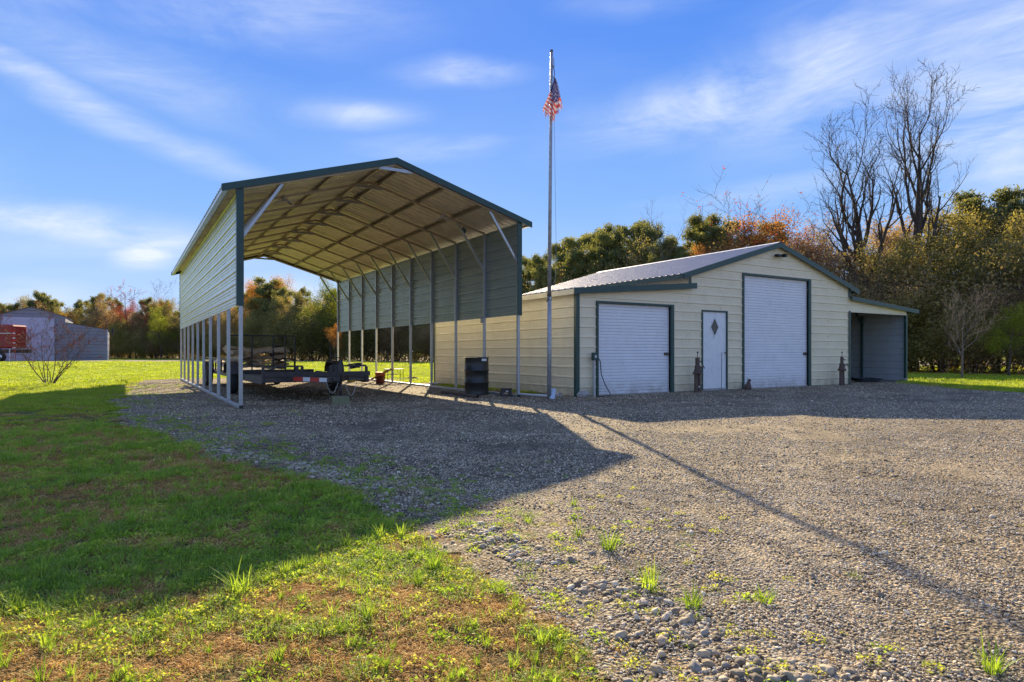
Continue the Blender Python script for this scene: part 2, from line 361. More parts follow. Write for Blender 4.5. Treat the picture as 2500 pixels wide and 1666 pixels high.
# ---------------------------------------------------------------- ground sheets
GP = [(-13.6, 22.6), (-8.75, 14.1), (-6.6, 10.6), (-4.5, 7.9), (-3.1, 6.4), (-2.1, 5.55), (-1.35, 4.8), (-.93, 4.25), (-.6, 3.68), (-.33, 3.1),
      (-.04, 2.66), (.18, 2.28), (.32, 1.95), (.75, 1.2), (1.6, -.5), (4, -8), (22, -8), (22, 4), (14.5, 12.0), (12.6, 15.7), (12.2, 19.0), (13.4, 21.7), (13.0, 25.0), (9.5, 22.5), (1.2, 15.2), (-.6, 17.0), (-5.0, 24.6),
      (-6.6, 26.9), (-9, 26.2), (-12.4, 24.1)]
gpx = np.array([p[0] for p in GP]); gpy = np.array([p[1] for p in GP])
def in_gravel(x, y, jit=.22):
    x = np.asarray(x, float); y = np.asarray(y, float)
    d = np.clip(y/14., .25, 1.2)
    x = x + (fbm(x, y, 1.3, 21)-.5)*2*jit*d*2; y = y + (fbm(x, y, 1.7, 22)-.5)*2*jit*d*2
    ins = np.zeros(x.shape, bool); n = len(GP); j = n-1
    for i in range(n):
        xi, yi, xj, yj = gpx[i], gpy[i], gpx[j], gpy[j]
        c = ((yi > y) != (yj > y)) & (x < (xj-xi)*(y-yi)/(yj-yi+1e-12)+xi); ins ^= c; j = i
    return ins
def sheet(name, xs, ys, mat, mask=None, dz=0.):
    XX, YY = np.meshgrid(xs, ys); ZZ = hgt(XX, YY)+dz; nx = len(xs)
    V = np.stack([XX, YY, ZZ], -1).reshape(-1, 3)
    i, j = np.meshgrid(np.arange(len(ys)-1), np.arange(nx-1), indexing='ij'); i = i.ravel(); j = j.ravel()
    F = np.stack([i*nx+j, i*nx+j+1, (i+1)*nx+j+1, (i+1)*nx+j], 1)
    if mask is not None:
        cx = (xs[j]+xs[j+1])/2; cy = (ys[i]+ys[i+1])/2; F = F[mask(cx, cy)]
        used = np.unique(F); rm = -np.ones(len(V), int); rm[used] = np.arange(len(used)); V = V[used]; F = rm[F]
    m = bpy.data.meshes.new(name); m.vertices.add(len(V)); m.vertices.foreach_set('co', V.ravel().astype(np.float32))
    m.loops.add(F.size); m.loops.foreach_set('vertex_index', F.ravel().astype(np.int32))
    m.polygons.add(len(F)); m.polygons.foreach_set('loop_start', np.arange(0, F.size, 4, dtype=np.int32)); m.polygons.foreach_set('loop_total', np.full(len(F), 4, dtype=np.int32))
    m.polygons.foreach_set('use_smooth', np.ones(len(F), bool)); m.materials.append(mat); m.update(calc_edges=True)
    o = bpy.data.objects.new(name, m); COL.objects.link(o); o['kind'] = 'structure'; return o
xs = np.concatenate([[-700, -400, -200, -100, -60, -40, -28, -20], np.arange(-14, 14.01, .2), [20, 28, 40, 60, 100, 200, 400, 700]])
ys = np.concatenate([[-200, -60, -20, -8], np.arange(-3, 14, .2), [16, 19, 24, 30, 40, 55, 80, 120, 200, 400, 900]])
lawn = sheet('lawn', xs, ys, M['ground'])
gravel = sheet('gravel_lot', np.arange(-14.5, 22.1, .15), np.arange(-8, 28, .13), M['gravel'], in_gravel, .006)
track = MB()
for i in range(24):
    x0 = -140+i*5.2; x1 = x0+5.2
    f = lambda x: (64+.0*x, 75+max(0, (x+62))*.55)
    a = f(x0); b = f(x1); track.add([(x0, a[0], .006), (x1, b[0]+sin(i)*.5, .006), (x1, min(b[1], 92), .006), (x0, min(a[1], 92), .006)], [(0, 1, 2, 3)])
tr = track.build('gravel_track', M['road']); tr['kind'] = 'structure'

# ---------------------------------------------------------------- scatter by geometry nodes
def scatter(name, pts, protos, scale, rot, idx, label, cat):
    n = len(pts); m = bpy.data.meshes.new(name); m.vertices.add(n); m.vertices.foreach_set('co', np.asarray(pts, np.float32).ravel())
    a = m.attributes.new('scl', 'FLOAT_VECTOR', 'POINT'); a.data.foreach_set('vector', np.asarray(scale, np.float32).ravel())
    a = m.attributes.new('rot', 'FLOAT_VECTOR', 'POINT'); a.data.foreach_set('vector', np.asarray(rot, np.float32).ravel())
    a = m.attributes.new('idx', 'INT', 'POINT'); a.data.foreach_set('value', np.asarray(idx, np.int32))
    o = bpy.data.objects.new(name, m); COL.objects.link(o)
    t = bpy.data.node_groups.new(name, 'GeometryNodeTree')
    t.interface.new_socket('Geometry', in_out='INPUT', socket_type='NodeSocketGeometry'); t.interface.new_socket('Geometry', in_out='OUTPUT', socket_type='NodeSocketGeometry')
    gi = t.nodes.new('NodeGroupInput'); go = t.nodes.new('NodeGroupOutput'); ip = t.nodes.new('GeometryNodeInstanceOnPoints')
    jn = t.nodes.new('GeometryNodeJoinGeometry')
    for p in reversed(protos):
        oi = t.nodes.new('GeometryNodeObjectInfo'); oi.inputs['Object'].default_value = p; oi.inputs['As Instance'].default_value = True
        t.links.new(oi.outputs['Geometry'], jn.inputs[0])
    def at(nm, ty):
        q = t.nodes.new('GeometryNodeInputNamedAttribute'); q.data_type = ty; q.inputs['Name'].default_value = nm; return q.outputs['Attribute']
    t.links.new(gi.outputs[0], ip.inputs['Points']); t.links.new(jn.outputs[0], ip.inputs['Instance'])
    ip.inputs['Pick Instance'].default_value = True
    t.links.new(at('idx', 'INT'), ip.inputs['Instance Index']); t.links.new(at('scl', 'FLOAT_VECTOR'), ip.inputs['Scale'])
    e = t.nodes.new('FunctionNodeEulerToRotation'); t.links.new(at('rot', 'FLOAT_VECTOR'), e.inputs[0]); t.links.new(e.outputs[0], ip.inputs['Rotation'])
    t.links.new(ip.outputs[0], go.inputs[0])
    md = o.modifiers.new('scatter', 'NODES'); md.node_group = t
    return tag(o, label, cat, kind='stuff')
def proto(name, me): return bpy.data.objects.new(name, me)     # unlinked source shape
def pebble(seed, sub=1, mat=None):
    import bmesh
    bm = bmesh.new(); bmesh.ops.create_icosphere(bm, subdivisions=sub+1 if sub > 1 else sub, radius=1); r = random.Random(seed)
    sq = (r.uniform(.8, 1.1), r.uniform(.6, .95), r.uniform(.42, .65))
    off = Vector((r.random()*9, r.random()*9, r.random()*9))
    from mathutils import noise
    for v in bm.verts:
        k = 1+.42*noise.noise(v.co*1.25+off)+.12*noise.noise(v.co*3+off); v.co = Vector((v.co.x*sq[0], v.co.y*sq[1], v.co.z*sq[2]))*k
    me = bpy.data.meshes.new('pebble'); bm.to_mesh(me); bm.free()
    if sub > 1: me.polygons.foreach_set('use_smooth', [True]*len(me.polygons))
    me.materials.append(mat or M['pebble']); me.update(); return me
PB = [proto('pebble_shape', pebble(i)) for i in range(5)]
PS = [proto('cobble_shape', pebble(40+i, 2, M['cobble'])) for i in range(5)]
def wedge(y0, y1, dens, kx=.9, pad=.8):
    """random points in the seen wedge between two distances"""
    A = ((y1*kx+pad)+(y0*kx+pad))*(y1-y0); n = int(A*dens)
    y = rs.uniform(y0, y1, n*2); w = y*kx+pad; keep = rs.rand(n*2) < w/(y1*kx+pad); y = y[keep][:n]; w = w[keep][:n]
    x = rs.uniform(-1, 1, len(y))*w; return x, y
pts = []; sc = []
for (y0, y1, d, s0, s1) in ((1.3, 3.0, 8000, .0032, .0085), (3.0, 5.0, 4000, .0042, .0095), (5, 8, 1500, .0055, .0115), (8, 13, 420, .0075, .0145), (13, 22, 110, .010, .019)):
    x, y = wedge(y0, y1, d); k = in_gravel(x, y, .26); x = x[k]; y = y[k]
    s = (s0+(s1-s0)*rs.rand(len(x))**2.2)*np.where(rs.rand(len(x)) < .012, 1.9, 1.); kk = fbm(x, y, 1.1, 77) > rs.uniform(.28, .52, len(x)); x = x[kk]; y = y[kk]; s = s[kk]
    pts.append(np.stack([x, y, hgt(x, y)+.006+s*.25], 1)); sc.append(np.stack([s, s, s], 1))
pts = np.concatenate(pts); sc = np.concatenate(sc); n = len(pts)
scatter('gravel_stones', pts, PB, sc, np.stack([rs.normal(0, .3, n), rs.normal(0, .3, n), rs.uniform(0, 6.28, n)], 1), rs.randint(0, 5, n), 'loose tan and grey gravel covering the yard in front of the sheds', 'gravel')
# larger cobbles: a band along the edge of the lot (each close one its own part of the lot)
band = [(-3.3, 6.9), (-2.2, 5.95), (-1.25, 5.05), (-.75, 4.45), (-.5, 4.0), (-.15, 3.45), (.15, 3.1), (.35, 2.85), (.55, 2.55), (.62, 2.3), (.85, 2.15), (.8, 1.9), (1.2, 1.7)]
wid = [.10, .14, .18, .2, .18, .16, .14, .2, .22, .22, .25, .25, .3]
cob = []
for i in range(len(band)-1):
    (x0, y0), (x1, y1) = band[i], band[i+1]
    n = int(sqrt((x1-x0)**2+(y1-y0)**2)*(620 if i < 5 else 520))
    for _ in range(n):
        t = random.random(); w = wid[i]*(1-t)+wid[i+1]*t
        x = x0+(x1-x0)*t+random.gauss(0, w*.55); y = y0+(y1-y0)*t+random.gauss(0, w*.5)
        if vn(x, y, 3, 31) < .40: continue
        cob.append((x, y, random.uniform(.0055, .0120)+.016*random.random()**4))
for _ in range(140): # strays
    y = random.uniform(1.6, 9); x = random.uniform(-.1, .85)*y
    if in_gravel(np.array([x]), np.array([y]))[0]: cob.append((x, y, random.uniform(.009, .018)))
cob.sort(key=lambda c: -c[2]/c[1])
pbm = [pebble(60+i, 2, M['cobble']) for i in range(6)]
for i, (x, y, s) in enumerate(cob[:280]):
    o = bpy.data.objects.new('stone', pbm[i % 6]); COL.objects.link(o); o.parent = gravel
    o.location = (x, y, float(hgt(x, y))+.006+s*.12); o.scale = (s, s, s); o.rotation_euler = (random.gauss(0, .2), random.gauss(0, .2), random.uniform(0, 6.28))
rest = cob[280:]; n = len(rest); ra = np.array(rest)
o = scatter('small_cobbles', np.stack([ra[:, 0], ra[:, 1], hgt(ra[:, 0], ra[:, 1])+.006+ra[:, 2]*.12], 1), PS, np.repeat(ra[:, 2:3], 3, 1), np.stack([rs.normal(0, .2, n), rs.normal(0, .2, n), rs.uniform(0, 6.28, n)], 1), rs.randint(0, 5, n), 'rounded grey stones along the edge between lawn and gravel', 'stones')

# ---------------------------------------------------------------- grass shapes
def blades(n, rad, l0, l1, w, lean, curl, mat, seed, up=1.):
    r = np.random.RandomState(seed); out_ = []
    for _ in range(n):
        a = r.uniform(0, 6.28); q = rad*sqrt(r.rand()); bx, by = q*cos(a), q*sin(a)
        dirn = a+r.normal(0, .9); Ln = r.uniform(l0, l1); le = max(abs(r.normal(lean, lean*.4)), lean*.72 if lean > .9 else 0); th = pi/2-le; p = np.array([bx, by, -.004]); wd = w*r.uniform(.7, 1.3)
        side = np.array([-sin(dirn), cos(dirn), 0]); P0 = [p]; 
        for k in range(3):
            p = p+Ln/3*np.array([cos(dirn)*cos(th), sin(dirn)*cos(th), sin(th)*up]); th -= curl*r.uniform(.5, 1.4); P0.append(p)
        ws = [wd, wd*.9, wd*.65, .0004]
        for k in range(3):
            out_.append([P0[k]-side*ws[k]/2, P0[k]+side*ws[k]/2, P0[k+1]+side*ws[k+1]/2, P0[k+1]-side*ws[k+1]/2])
    V = np.array(out_)
    # weld so that one blade is one island
    nb = n; vs = []; fs = []
    for b in range(nb):
        q = V[b*3:(b+1)*3]; o = len(vs); vs += [q[0][0], q[0][1], q[0][3], q[0][2], q[1][3], q[1][2], q[2][3], q[2][2]]
        fs += [(o, o+1, o+3, o+2), (o+2, o+3, o+5, o+4), (o+4, o+5, o+7, o+6)]
    me = bpy.data.meshes.new('blades'); me.from_pydata([tuple(v) for v in vs], [], fs); me.materials.append(mat); me.update(); return me
def leaflets(n, rad, h, s, mat, seed):
    r = np.random.RandomState(seed); Q = []
    for _ in range(n):
        a = r.uniform(0, 6.28); q = rad*sqrt(r.rand()); c = np.array([q*cos(a), q*sin(a), r.uniform(.1, 1)*h*(1-.5*q/rad)])
        u = r.normal(0, 1, 3); u[2] *= .5; u /= np.linalg.norm(u); v = np.cross(u, r.normal(0, 1, 3)); v /= np.linalg.norm(v); k = s*r.uniform(.6, 1.4)
        Q.append([c-u*k, c+v*k*.55, c+u*k, c-v*k*.55])
    return quads_mesh('leaflets', np.array(Q), mat)
gt = [proto('tuft_shape', blades(26, .018, .05, .12, .0042, .35, .28, L['grass'], i)) for i in range(3)]
gs = [proto('sprig_shape', blades(34, .05, .02, .055, .0032, .6, .4, L['grass'], 10+i)) for i in range(2)]
dr = [proto('thatch_shape', blades(90, .065, .014, .045, .0028, 1.25, .8, L['dry'], 20+i)) for i in range(3)]
cv = [proto('clover_shape', leaflets(46, .05, .035, .007, L['weed'], 30+i)) for i in range(2)]
cg = [proto('broadleaf_shape', leaflets(40, .05, .03, .008, L['grass'], 34+i)) for i in range(2)]
lp = [proto('lawn_shape', blades(130, .17, .03, .07, .006, .45, .35, L['lawn'], 40+i)) for i in range(2)]
ldp = [proto('dry_lawn_shape', blades(120, .17, .02, .05, .006, .9, .5, L['dry'], 44+i)) for i in range(1)]
lf = [proto('far_lawn_shape', blades(230, .55, .035, .085, .015, .5, .35, L['lawn'], 50+i)) for i in range(2)]
protos = gt+gs+dr+cv+cg+lp+ldp+lf      # 0-2 tuft,3-4 sprig,5-7 dry,8-9 weed,10-11 broad,12-13 lawn,14 drylawn,15-16 far
NP = len(protos); gx = []; gy = []; gi_ = []; gsz = []
def put(x, y, choices, s0, s1):
    gx.append(x); gy.append(y); gi_.append(rs.choice(choices, len(x))); gsz.append(rs.uniform(s0, s1, len(x)))
def greenness(x, y):     # patches of living grass; the strip that the low sun reaches beside the camera is drier
    v = fbm(x, y, 1.5, 51, 4)+.34*(vn(x, y, 4, 57)-.5)-.025
    return v
for (y0, y1, kd) in ((1.2, 3.2, 1.35), (3.2, 5.5, .95), (5.5, 9, .6)):
    for dens, ch, lo, hi_, s0, s1 in ((330, [5, 6, 7], .0, .52, .8, 1.25), (330, [3, 4], .40, 2, .6, 1.25), (50, [0, 1, 2], .49, 2, .35, .8), (110, [10, 11], .44, 2, .6, 1.0), (120, [8, 9], .38, .60, .6, 1.0), (130, [5, 6, 7], .5, 2, .6, 1.1), (34, [0, 1, 2], 0, .5, .35, .8), (130, [3, 4, 10, 8], 0, .47, .6, 1.0)):
        if y0 > 3 and hi_ < 1 and 3 in ch: dens = dens*.35
        if y0 > 3 and lo == .40: dens = dens*.6; lo = .50
        x, y = wedge(y0, y1, dens*kd, .9, .9); k = ~in_gravel(x, y, .26); gr = greenness(x, y)-(.085 if y0 > 3.3 else .05 if y0 > 3 else -.035); k &= (gr > lo+rs.normal(0, .03, len(x))) & (gr < hi_+rs.normal(0, .03, len(x)))
        x = x[k]; y = y[k]; f = 1+(y0 > 3)*.25+(y0 > 5)*.4; put(x, y, ch, s0*f, s1*f)
x, y = wedge(5.0, 11, 30, .95, 1.5); k = ~in_gravel(x, y, .3); x = x[k]; y = y[k]; gr = greenness(x, y)
q = gr > .56; put(x[q], y[q], [12, 13, 14, 14], .55, .85); put(x[~q], y[~q], [14, 14, 14, 12, 5], .6, .95)
x, y = wedge(11, 20, 22, .95, 2); k = ~in_gravel(x, y, .3); x = x[k]; y = y[k]; put(x, y, [12, 13, 13, 14], .9, 1.4)
x, y = wedge(42, 64, 1.5, .95, 3); k = (y < np.interp(x, [-60, -25, -8.6, 20], [64, 64, 60, 22])); put(x[k], y[k], [15, 16], 1.5, 2.2)
x, y = wedge(18, 46, 4.0, .95, 3); k = ~in_gravel(x, y, .3); x = x[k]; y = y[k]; put(x, y, [15, 16], .8, 1.2)
# weeds on the gravel, thicker near its edge
def edge_weeds(n, cx, cy, sx, sy, ch, s0, s1):
    n = int(n*.6); x = rs.normal(cx, sx, n); y = rs.normal(cy, sy, n); k = in_gravel(x, y) & (y > 1.2); put(x[k], y[k], ch, s0, s1)
edge_weeds(70, .2, 4.0, .5, .6, [8, 9], .35, .8); edge_weeds(60, .45, 3.2, .5, .5, [8, 9, 3], .35, .8); edge_weeds(90, .75, 2.1, .35, .4, [8, 9, 5, 10], .5, .9)
edge_weeds(60, -.3, 3.9, .4, .4, [3, 8, 10], .5, .9); edge_weeds(30, -1.2, 5.2, .7, .5, [3, 10, 0], .6, 1.0); edge_weeds(26, 2.2, 1.9, .9, .35, [8, 9], .5, .8)
edge_weeds(50, 2.5, 5.0, 2.0, 2.0, [8, 9], .2, .45); edge_weeds(40, -4.5, 8.8, 1.2, 1.6, [10, 3, 12], .5, .9); edge_weeds(80, -.4, 3.3, .35, .5, [5, 6, 7], .7, 1.2)
edge_weeds(130, .15, 2.4, .35, .4, [5, 6, 7, 8, 8, 10], .6, 1.1); edge_weeds(110, .75, 1.9, .35, .3, [5, 6, 8, 9, 10], .5, 1.0)
for (ex, ey) in ((-3.6, 7.0), (-2.6, 6.0), (-1.7, 5.2), (-1.1, 4.5), (-.7, 3.9), (-.4, 3.3), (-6, 9.8), (-7.8, 12.5), (-3.1, 6.5), (-2.1, 5.6), (-1.35, 4.8), (-4.5, 7.9), (-5.3, 8.9), (-9, 15), (-11, 18.5)): edge_weeds(int(60+26*ey), ex+.3, ey+.15, .13+.03*ey, .15+.035*ey, [5, 6, 3, 10, 7, 4], .5, 1.1)
gx = np.concatenate(gx); gy = np.concatenate(gy); gi_ = np.concatenate(gi_); gsz = np.concatenate(gsz)
# no blade may grow through the sheds
CA, CO = radians(31.0), Vector((-4.8, 11.38, 0)); SA, SO = radians(31.8), Vector((1.447, 14.47, 0))
def local(x, y, A, O): dx = x-O.x; dy = y-O.y; return dx*cos(A)+dy*sin(A), -dx*sin(A)+dy*cos(A)
ls, lt = local(gx, gy, SA, SO); k = ~((ls > -.05) & (ls < 14.3) & (lt > -.05) & (lt < 7.7))
gx, gy, gi_, gsz = gx[k], gy[k], gi_[k], gsz[k]; n = len(gx)
print('grass clumps', n, 'pebbles', len(pts), 'cobbles', len(cob))
scatter('grass_blades', np.stack([gx, gy, hgt(gx, gy)+.004], 1), protos, np.stack([gsz, gsz, gsz*rs.uniform(.8, 1.15, n)], 1), np.stack([rs.normal(0, .06, n), rs.normal(0, .06, n), rs.uniform(0, 6.28, n)], 1), gi_,
        'patchy lawn of green blades and orange brown dead grass', 'grass')
# separate tufts on the gravel that can be picked out : px, py of the root in the photograph
def gp(px, py, z=0): Yd = 1570*(1-z)/(py-861.); return ((px-1250)*Yd/1570, Yd)
TL = [(1488, 1340, 1.25, 'thick green grass tuft on the gravel, the bushiest one out in the sun'), (1580, 1435, 1.2, 'two-pronged tall grass tuft on the gravel behind the heap of round stones'),
      (1692, 1485, 1.0, 'upright grass tuft on the gravel, right of the heap of round stones'), (1868, 1478, .85, 'low spreading dark green tuft on the gravel, furthest right of the middle tufts'),
      (1290, 1275, .8, 'small grass tuft on the sunny gravel just past the tip of the lawn'), (1400, 1232, .6, 'smallest and farthest grass tuft on the gravel, near the carport shadow point'),
      (1412, 1305, .8, 'small grass tuft on the gravel left of the bushiest tuft'), (2420, 1640, 1.1, 'grass tuft at the lower right corner of the gravel'), (585, 1452, 1.25, 'biggest dark green grass clump where the carport shadow ends on the lawn'),
      (1060, 1390, 1.1, 'tall pale grass tuft at the corner of the lawn beside the stones')]
for i, (px, py, s, lb) in enumerate(TL):
    x, y = gp(px, py); me = blades(int(42*min(s, 1.5)), .03*s, .05*s, .125*s, .0045, .42, .22, L['grass'], 70+i)
    o = link('grass_tuft', me, None, 0, (x, y, float(hgt(x, y))+.006)); tag(o, lb, 'grass tuft', 'grass tufts growing in the gravel')

# ---------------------------------------------------------------- carport
U = lambda A: (cos(A), sin(A))
CW, CLn, NB = 5.76, 14.2, 10
car = empty('carport', CO, CA, 'tall open carport of pale ribbed steel with dark green trim on the gravel', 'carport')
sy = [i*CLn/9 for i in range(NB)]
pw = .062
zr = lambda s: 4.875-.298*abs(s-CW/2)          # top of roof sheet
for side, xs_ in ((0, 0.), (1, CW)):
    for i, t in enumerate(sy):
        MB().box(xs_-pw/2, t-pw/2 if i else -pw/2, .06, xs_+pw/2, t+pw/2, zr(0)-.14).build('post', M['galv'], car, bevel=.006)
    r = MB().box(xs_-pw/2, -.03, .0, xs_+pw/2, CLn+.03, .058).build('base_rail', M['galv'], car, bevel=.005)
    MB().box(xs_-pw/2-.003, -.036, -.01, xs_+pw/2+.003, -.0305, .062).build('end_cap', M['blackp'], r)
for i, t in enumerate(sy):
    b = MB()
    b.beam((0, t, zr(0)-.118), (CW/2, t, zr(CW/2)-.118), .055, .05); b.beam((CW/2, t, zr(CW/2)-.118), (CW, t, zr(CW)-.118), .055, .05)
    b.build('rafter', M['hat'], car)
    for sg, xx in ((1, 0.), (-1, CW)):
        MB().beam((xx+sg*.01, t+.034, 3.02), (xx+sg*.72, t+.034, zr(.72)-.14), .012 if 0 else .05, .05, (0, 1, 0)).build('knee_brace', M['galv'], car)
    MB().beam((CW/2-.34, t-.035, 4.645), (CW/2+.34, t-.035, 4.645), .016, .06).build('collar_tie', M['galv'], car)
for dx in (.2, 1.15, 2.05):
    for sg in (-1, 1):
        x = CW/2+sg*dx; b = MB(); z = zr(x)-.052
        for k in (-1, 1): b.beam((x+k*.035, -.05, z+.01-sg*k*.0104), (x+k*.035, CLn+.05, z+.01-sg*k*.0104), .03, .004)
        b.beam((x, -.05, z-.02), (x, CLn+.05, z-.02), .045, .03)
        b.build('hat_channel', M['hat'], car)
# wall sheets with real ribs. courses of .2286 m; three sheets high, three long
RB = .2286
def wall_profile(z0, z1, out_, seed=0):
    """list of (z, offset) for ribs every RB"""
    pr = []; z = z0
    while z < z1-1e-3:
        for dz, o in ((0, 0), (.030, 0), (.040, .008), (.058, .008), (.068, 0), (.088, 0), (.098, .008), (.116, .008), (.126, 0), (.150, 0), (.168, .023), (.200, .023), (.216, 0)):
            if z+dz <= z1: pr.append((z+dz, o*out_))
        z += RB
    pr.append((z1, 0)); return pr
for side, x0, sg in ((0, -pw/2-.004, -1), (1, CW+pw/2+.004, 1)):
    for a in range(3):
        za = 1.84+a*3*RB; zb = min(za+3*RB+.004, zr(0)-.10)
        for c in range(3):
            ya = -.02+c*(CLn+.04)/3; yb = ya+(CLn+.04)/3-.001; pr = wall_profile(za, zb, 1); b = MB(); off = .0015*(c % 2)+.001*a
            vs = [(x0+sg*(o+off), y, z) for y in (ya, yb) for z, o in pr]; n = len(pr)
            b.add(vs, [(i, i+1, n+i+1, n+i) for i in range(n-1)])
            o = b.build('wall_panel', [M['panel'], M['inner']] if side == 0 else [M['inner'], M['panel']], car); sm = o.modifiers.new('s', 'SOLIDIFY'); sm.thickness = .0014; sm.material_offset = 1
    MB().box(x0+sg*.0-.0 if sg > 0 else x0-.024, -.045, 1.82, x0+.024 if sg > 0 else x0, -.02, zr(0)-.09).build('corner_trim', M['green'], car) if 0 else None
    xa, xb = (-.075, .045) if side == 0 else (CW-.045, CW+.075)
    MB().box(xa, -.046, 1.825, xb, -.0325, zr(0)-.085).build('corner_trim', M['green'], car)
    MB().box(xa if side == 0 else xb-.012, -.0324, 1.825, xa+.012 if side == 0 else xb, .06, zr(0)-.1).build('corner_trim', M['green'], car)
    MB().box(xa+.02, CLn+.033, 1.825, xb-.02, CLn+.045, zr(0)-.085).build('corner_trim', M['green'], car)
    # screws in rows up each post
    sc_ = MB()
    for t in sy:
        for k in range(9):
            z = 1.84+k*RB+.09; sc_.lathe((x0+sg*.002, t, z), [(.007, .002), (.007, .006)] if sg > 0 else [(.007, -.006), (.007, -.002)], 6, 'x')
    tag(sc_.build('screws', M['hat'], car), kind='stuff')
OH = .31
def roof_sheets(parent, xa, za, xb, zb, y0, y1, mat, wmax=.9144, rib=.019, name='roof_panel', th=.0012):
    """ribbed sheets from (xa,za) down to (xb,zb)"""
    n = max(1, round((y1-y0)/wmax)); w = (y1-y0)/n; d = Vector((xb-xa, 0, zb-za)).normalized(); nn = Vector((-d.z, 0, d.x)); nn = nn if nn.z > 0 else -nn
    for i in range(n):
        pr = []
        for k in range(4):
            a = y0+i*w+k*w/4
            for dy, o in ((0, 0), (.35, 0), (.43, rib), (.57, rib), (.65, 0)): pr.append((a+dy*w/4, o))
        pr.append((y0+(i+1)*w-.0006, 0)); b = MB(); m = len(pr)
        vs = [Vector((x, y, z))+nn*(o+.0008*(i % 2)) for x, z in ((xa, za), (xb, zb)) for y, o in pr]
        b.add(vs, [(q, q+1, m+q+1, m+q) for q in range(m-1)])
        o = b.build(name, mat, parent)
        if th: s_ = o.modifiers.new('s', 'SOLIDIFY'); s_.thickness = th
zt = zr(0)-.298*OH
roof_sheets(car, CW/2, zr(CW/2)-.022, -OH, zt-.022, -.06, CLn+.06, M['roofin'])
roof_sheets(car, CW/2+.001, zr(CW/2)-.022, CW+OH, zt-.022, -.06, CLn+.06, M['roofin'])
for s0, s1 in ((-OH-.01, CW/2), (CW+OH+.01, CW/2)):
    for yy, nm in ((-.085, 0), (CLn+.06, 1)):
        b = MB(); z0, z1 = zr(0)-.298*(OH+.01), zr(CW/2)
        b.add([(s0, yy, z0-.118), (s1, yy, z1-.118), (s1, yy, z1+.008), (s0, yy, z0+.008), (s0, yy+.02, z0-.118), (s1, yy+.02, z1-.118), (s1, yy+.02, z1+.008), (s0, yy+.02, z0+.008)],
              [(0, 1, 2, 3), (7, 6, 5, 4), (0, 4, 5, 1), (3, 2, 6, 7), (0, 3, 7, 4)])
        b.add([(s0, yy+.02, z0+.004), (s1, yy+.02, z1+.004), (s1, yy+.10, z1+.004), (s0, yy+.10, z0+.004)], [(0, 1, 2, 3)])
        b.build('gable_trim', M['green'], car)
b = MB(); b.add([(CW/2-.17, -.07, zr(CW/2-.17)+.004), (CW/2, -.07, zr(CW/2)+.008), (CW/2+.17, -.07, zr(CW/2+.17)+.004), (CW/2-.17, CLn+.07, zr(CW/2-.17)+.004), (CW/2, CLn+.07, zr(CW/2)+.008), (CW/2+.17, CLn+.07, zr(CW/2+.17)+.004)], [(0, 1, 4, 3), (1, 2, 5, 4)])
b.build('ridge_cap', M['panel'], car)
for sg, x in ((1, -OH+.02), (-1, CW+OH-.02)):   # pale closure strip under each eave
    MB().box(x-.008, -.06, zt-.10, x+.008, CLn+.06, zt-.024).build('eave_strip', M['panel'], car)
    MB().box(min(x, x+sg*.07), -.06, zt-.105, max(x, x+sg*.07), CLn+.06, zt-.1005).build('eave_strip', M['panel'], car)
MB().box(CW-.10, sy[1]-.06, 1.72, CW-.035, sy[1]+.02, 1.86).build('outlet_box', M['pole'], car, bevel=.005)
MB().tube([(CW-.05, sy[1]-.045, .6), (CW-.05, sy[1]-.045, 1.72)], .012, 8).build('conduit', M['galv'], car)
def C(s, t, z=0): return (CO.x+s*cos(CA)-t*sin(CA), CO.y+s*sin(CA)+t*cos(CA), z)
# folding garage lamps under the roof
def lamp(s, t, lb, k=1.):
    e = empty('garage_lamp', C(s, t, zr(s)-.10), CA, lb, 'lamp', 'folding garage lamps under the carport roof')
    MB().lathe((0, 0, 0), [(.03, 0), (.035, -.05), (.05, -.06), (.05, -.10), (.02, -.115)], 14).build('lamp_base', M['ledwhite'], e, smooth=True)
    for j in range(3):
        a = j*2.094+.4; b = MB(); c = Vector((cos(a), sin(a), -.55)).normalized(); sd_ = Vector((-sin(a), cos(a), 0)); nn = c.cross(sd_)
        ps = []
        for q in range(8):
            w = .055*(1 if q < 4 else -1); f = (.04, .10, .17, .21)[q if q < 4 else 7-q]; w2 = w*(.6, 1, 1, .5)[q if q < 4 else 7-q]
            ps.append(Vector((0, 0, -.07))+c*f+sd_*w2)
        b.add(ps+[p+nn*.016 for p in ps], [tuple(range(8)), tuple(range(15, 7, -1))]+[(q, (q+1) % 8, 8+(q+1) % 8, 8+q) for q in range(8)])
        b.build('lamp_panel', M['ledwhite'], e)
lamp(4.62, 1.5, 'pale three-panel lamp under the right roof slope of the carport'); lamp(1.05, 1.5, 'pale three-panel lamp under the left roof slope of the carport')
e = empty('hanging_ball', C(5.35, 1.9, zr(5.35)-.16), 0, 'small round blue grey ball hanging near the right eave under the carport roof', 'ball')
MB().lathe((0, 0, 0), [(.012, -.075), (.05, -.055), (.075, 0), (.05, .055), (.012, .075)], 16).build('ball', M['bluec'], e, smooth=True); MB().tube([(0, 0, .07), (0, 0, .14)], .006, 6).build('cord', M['blackp'], e)

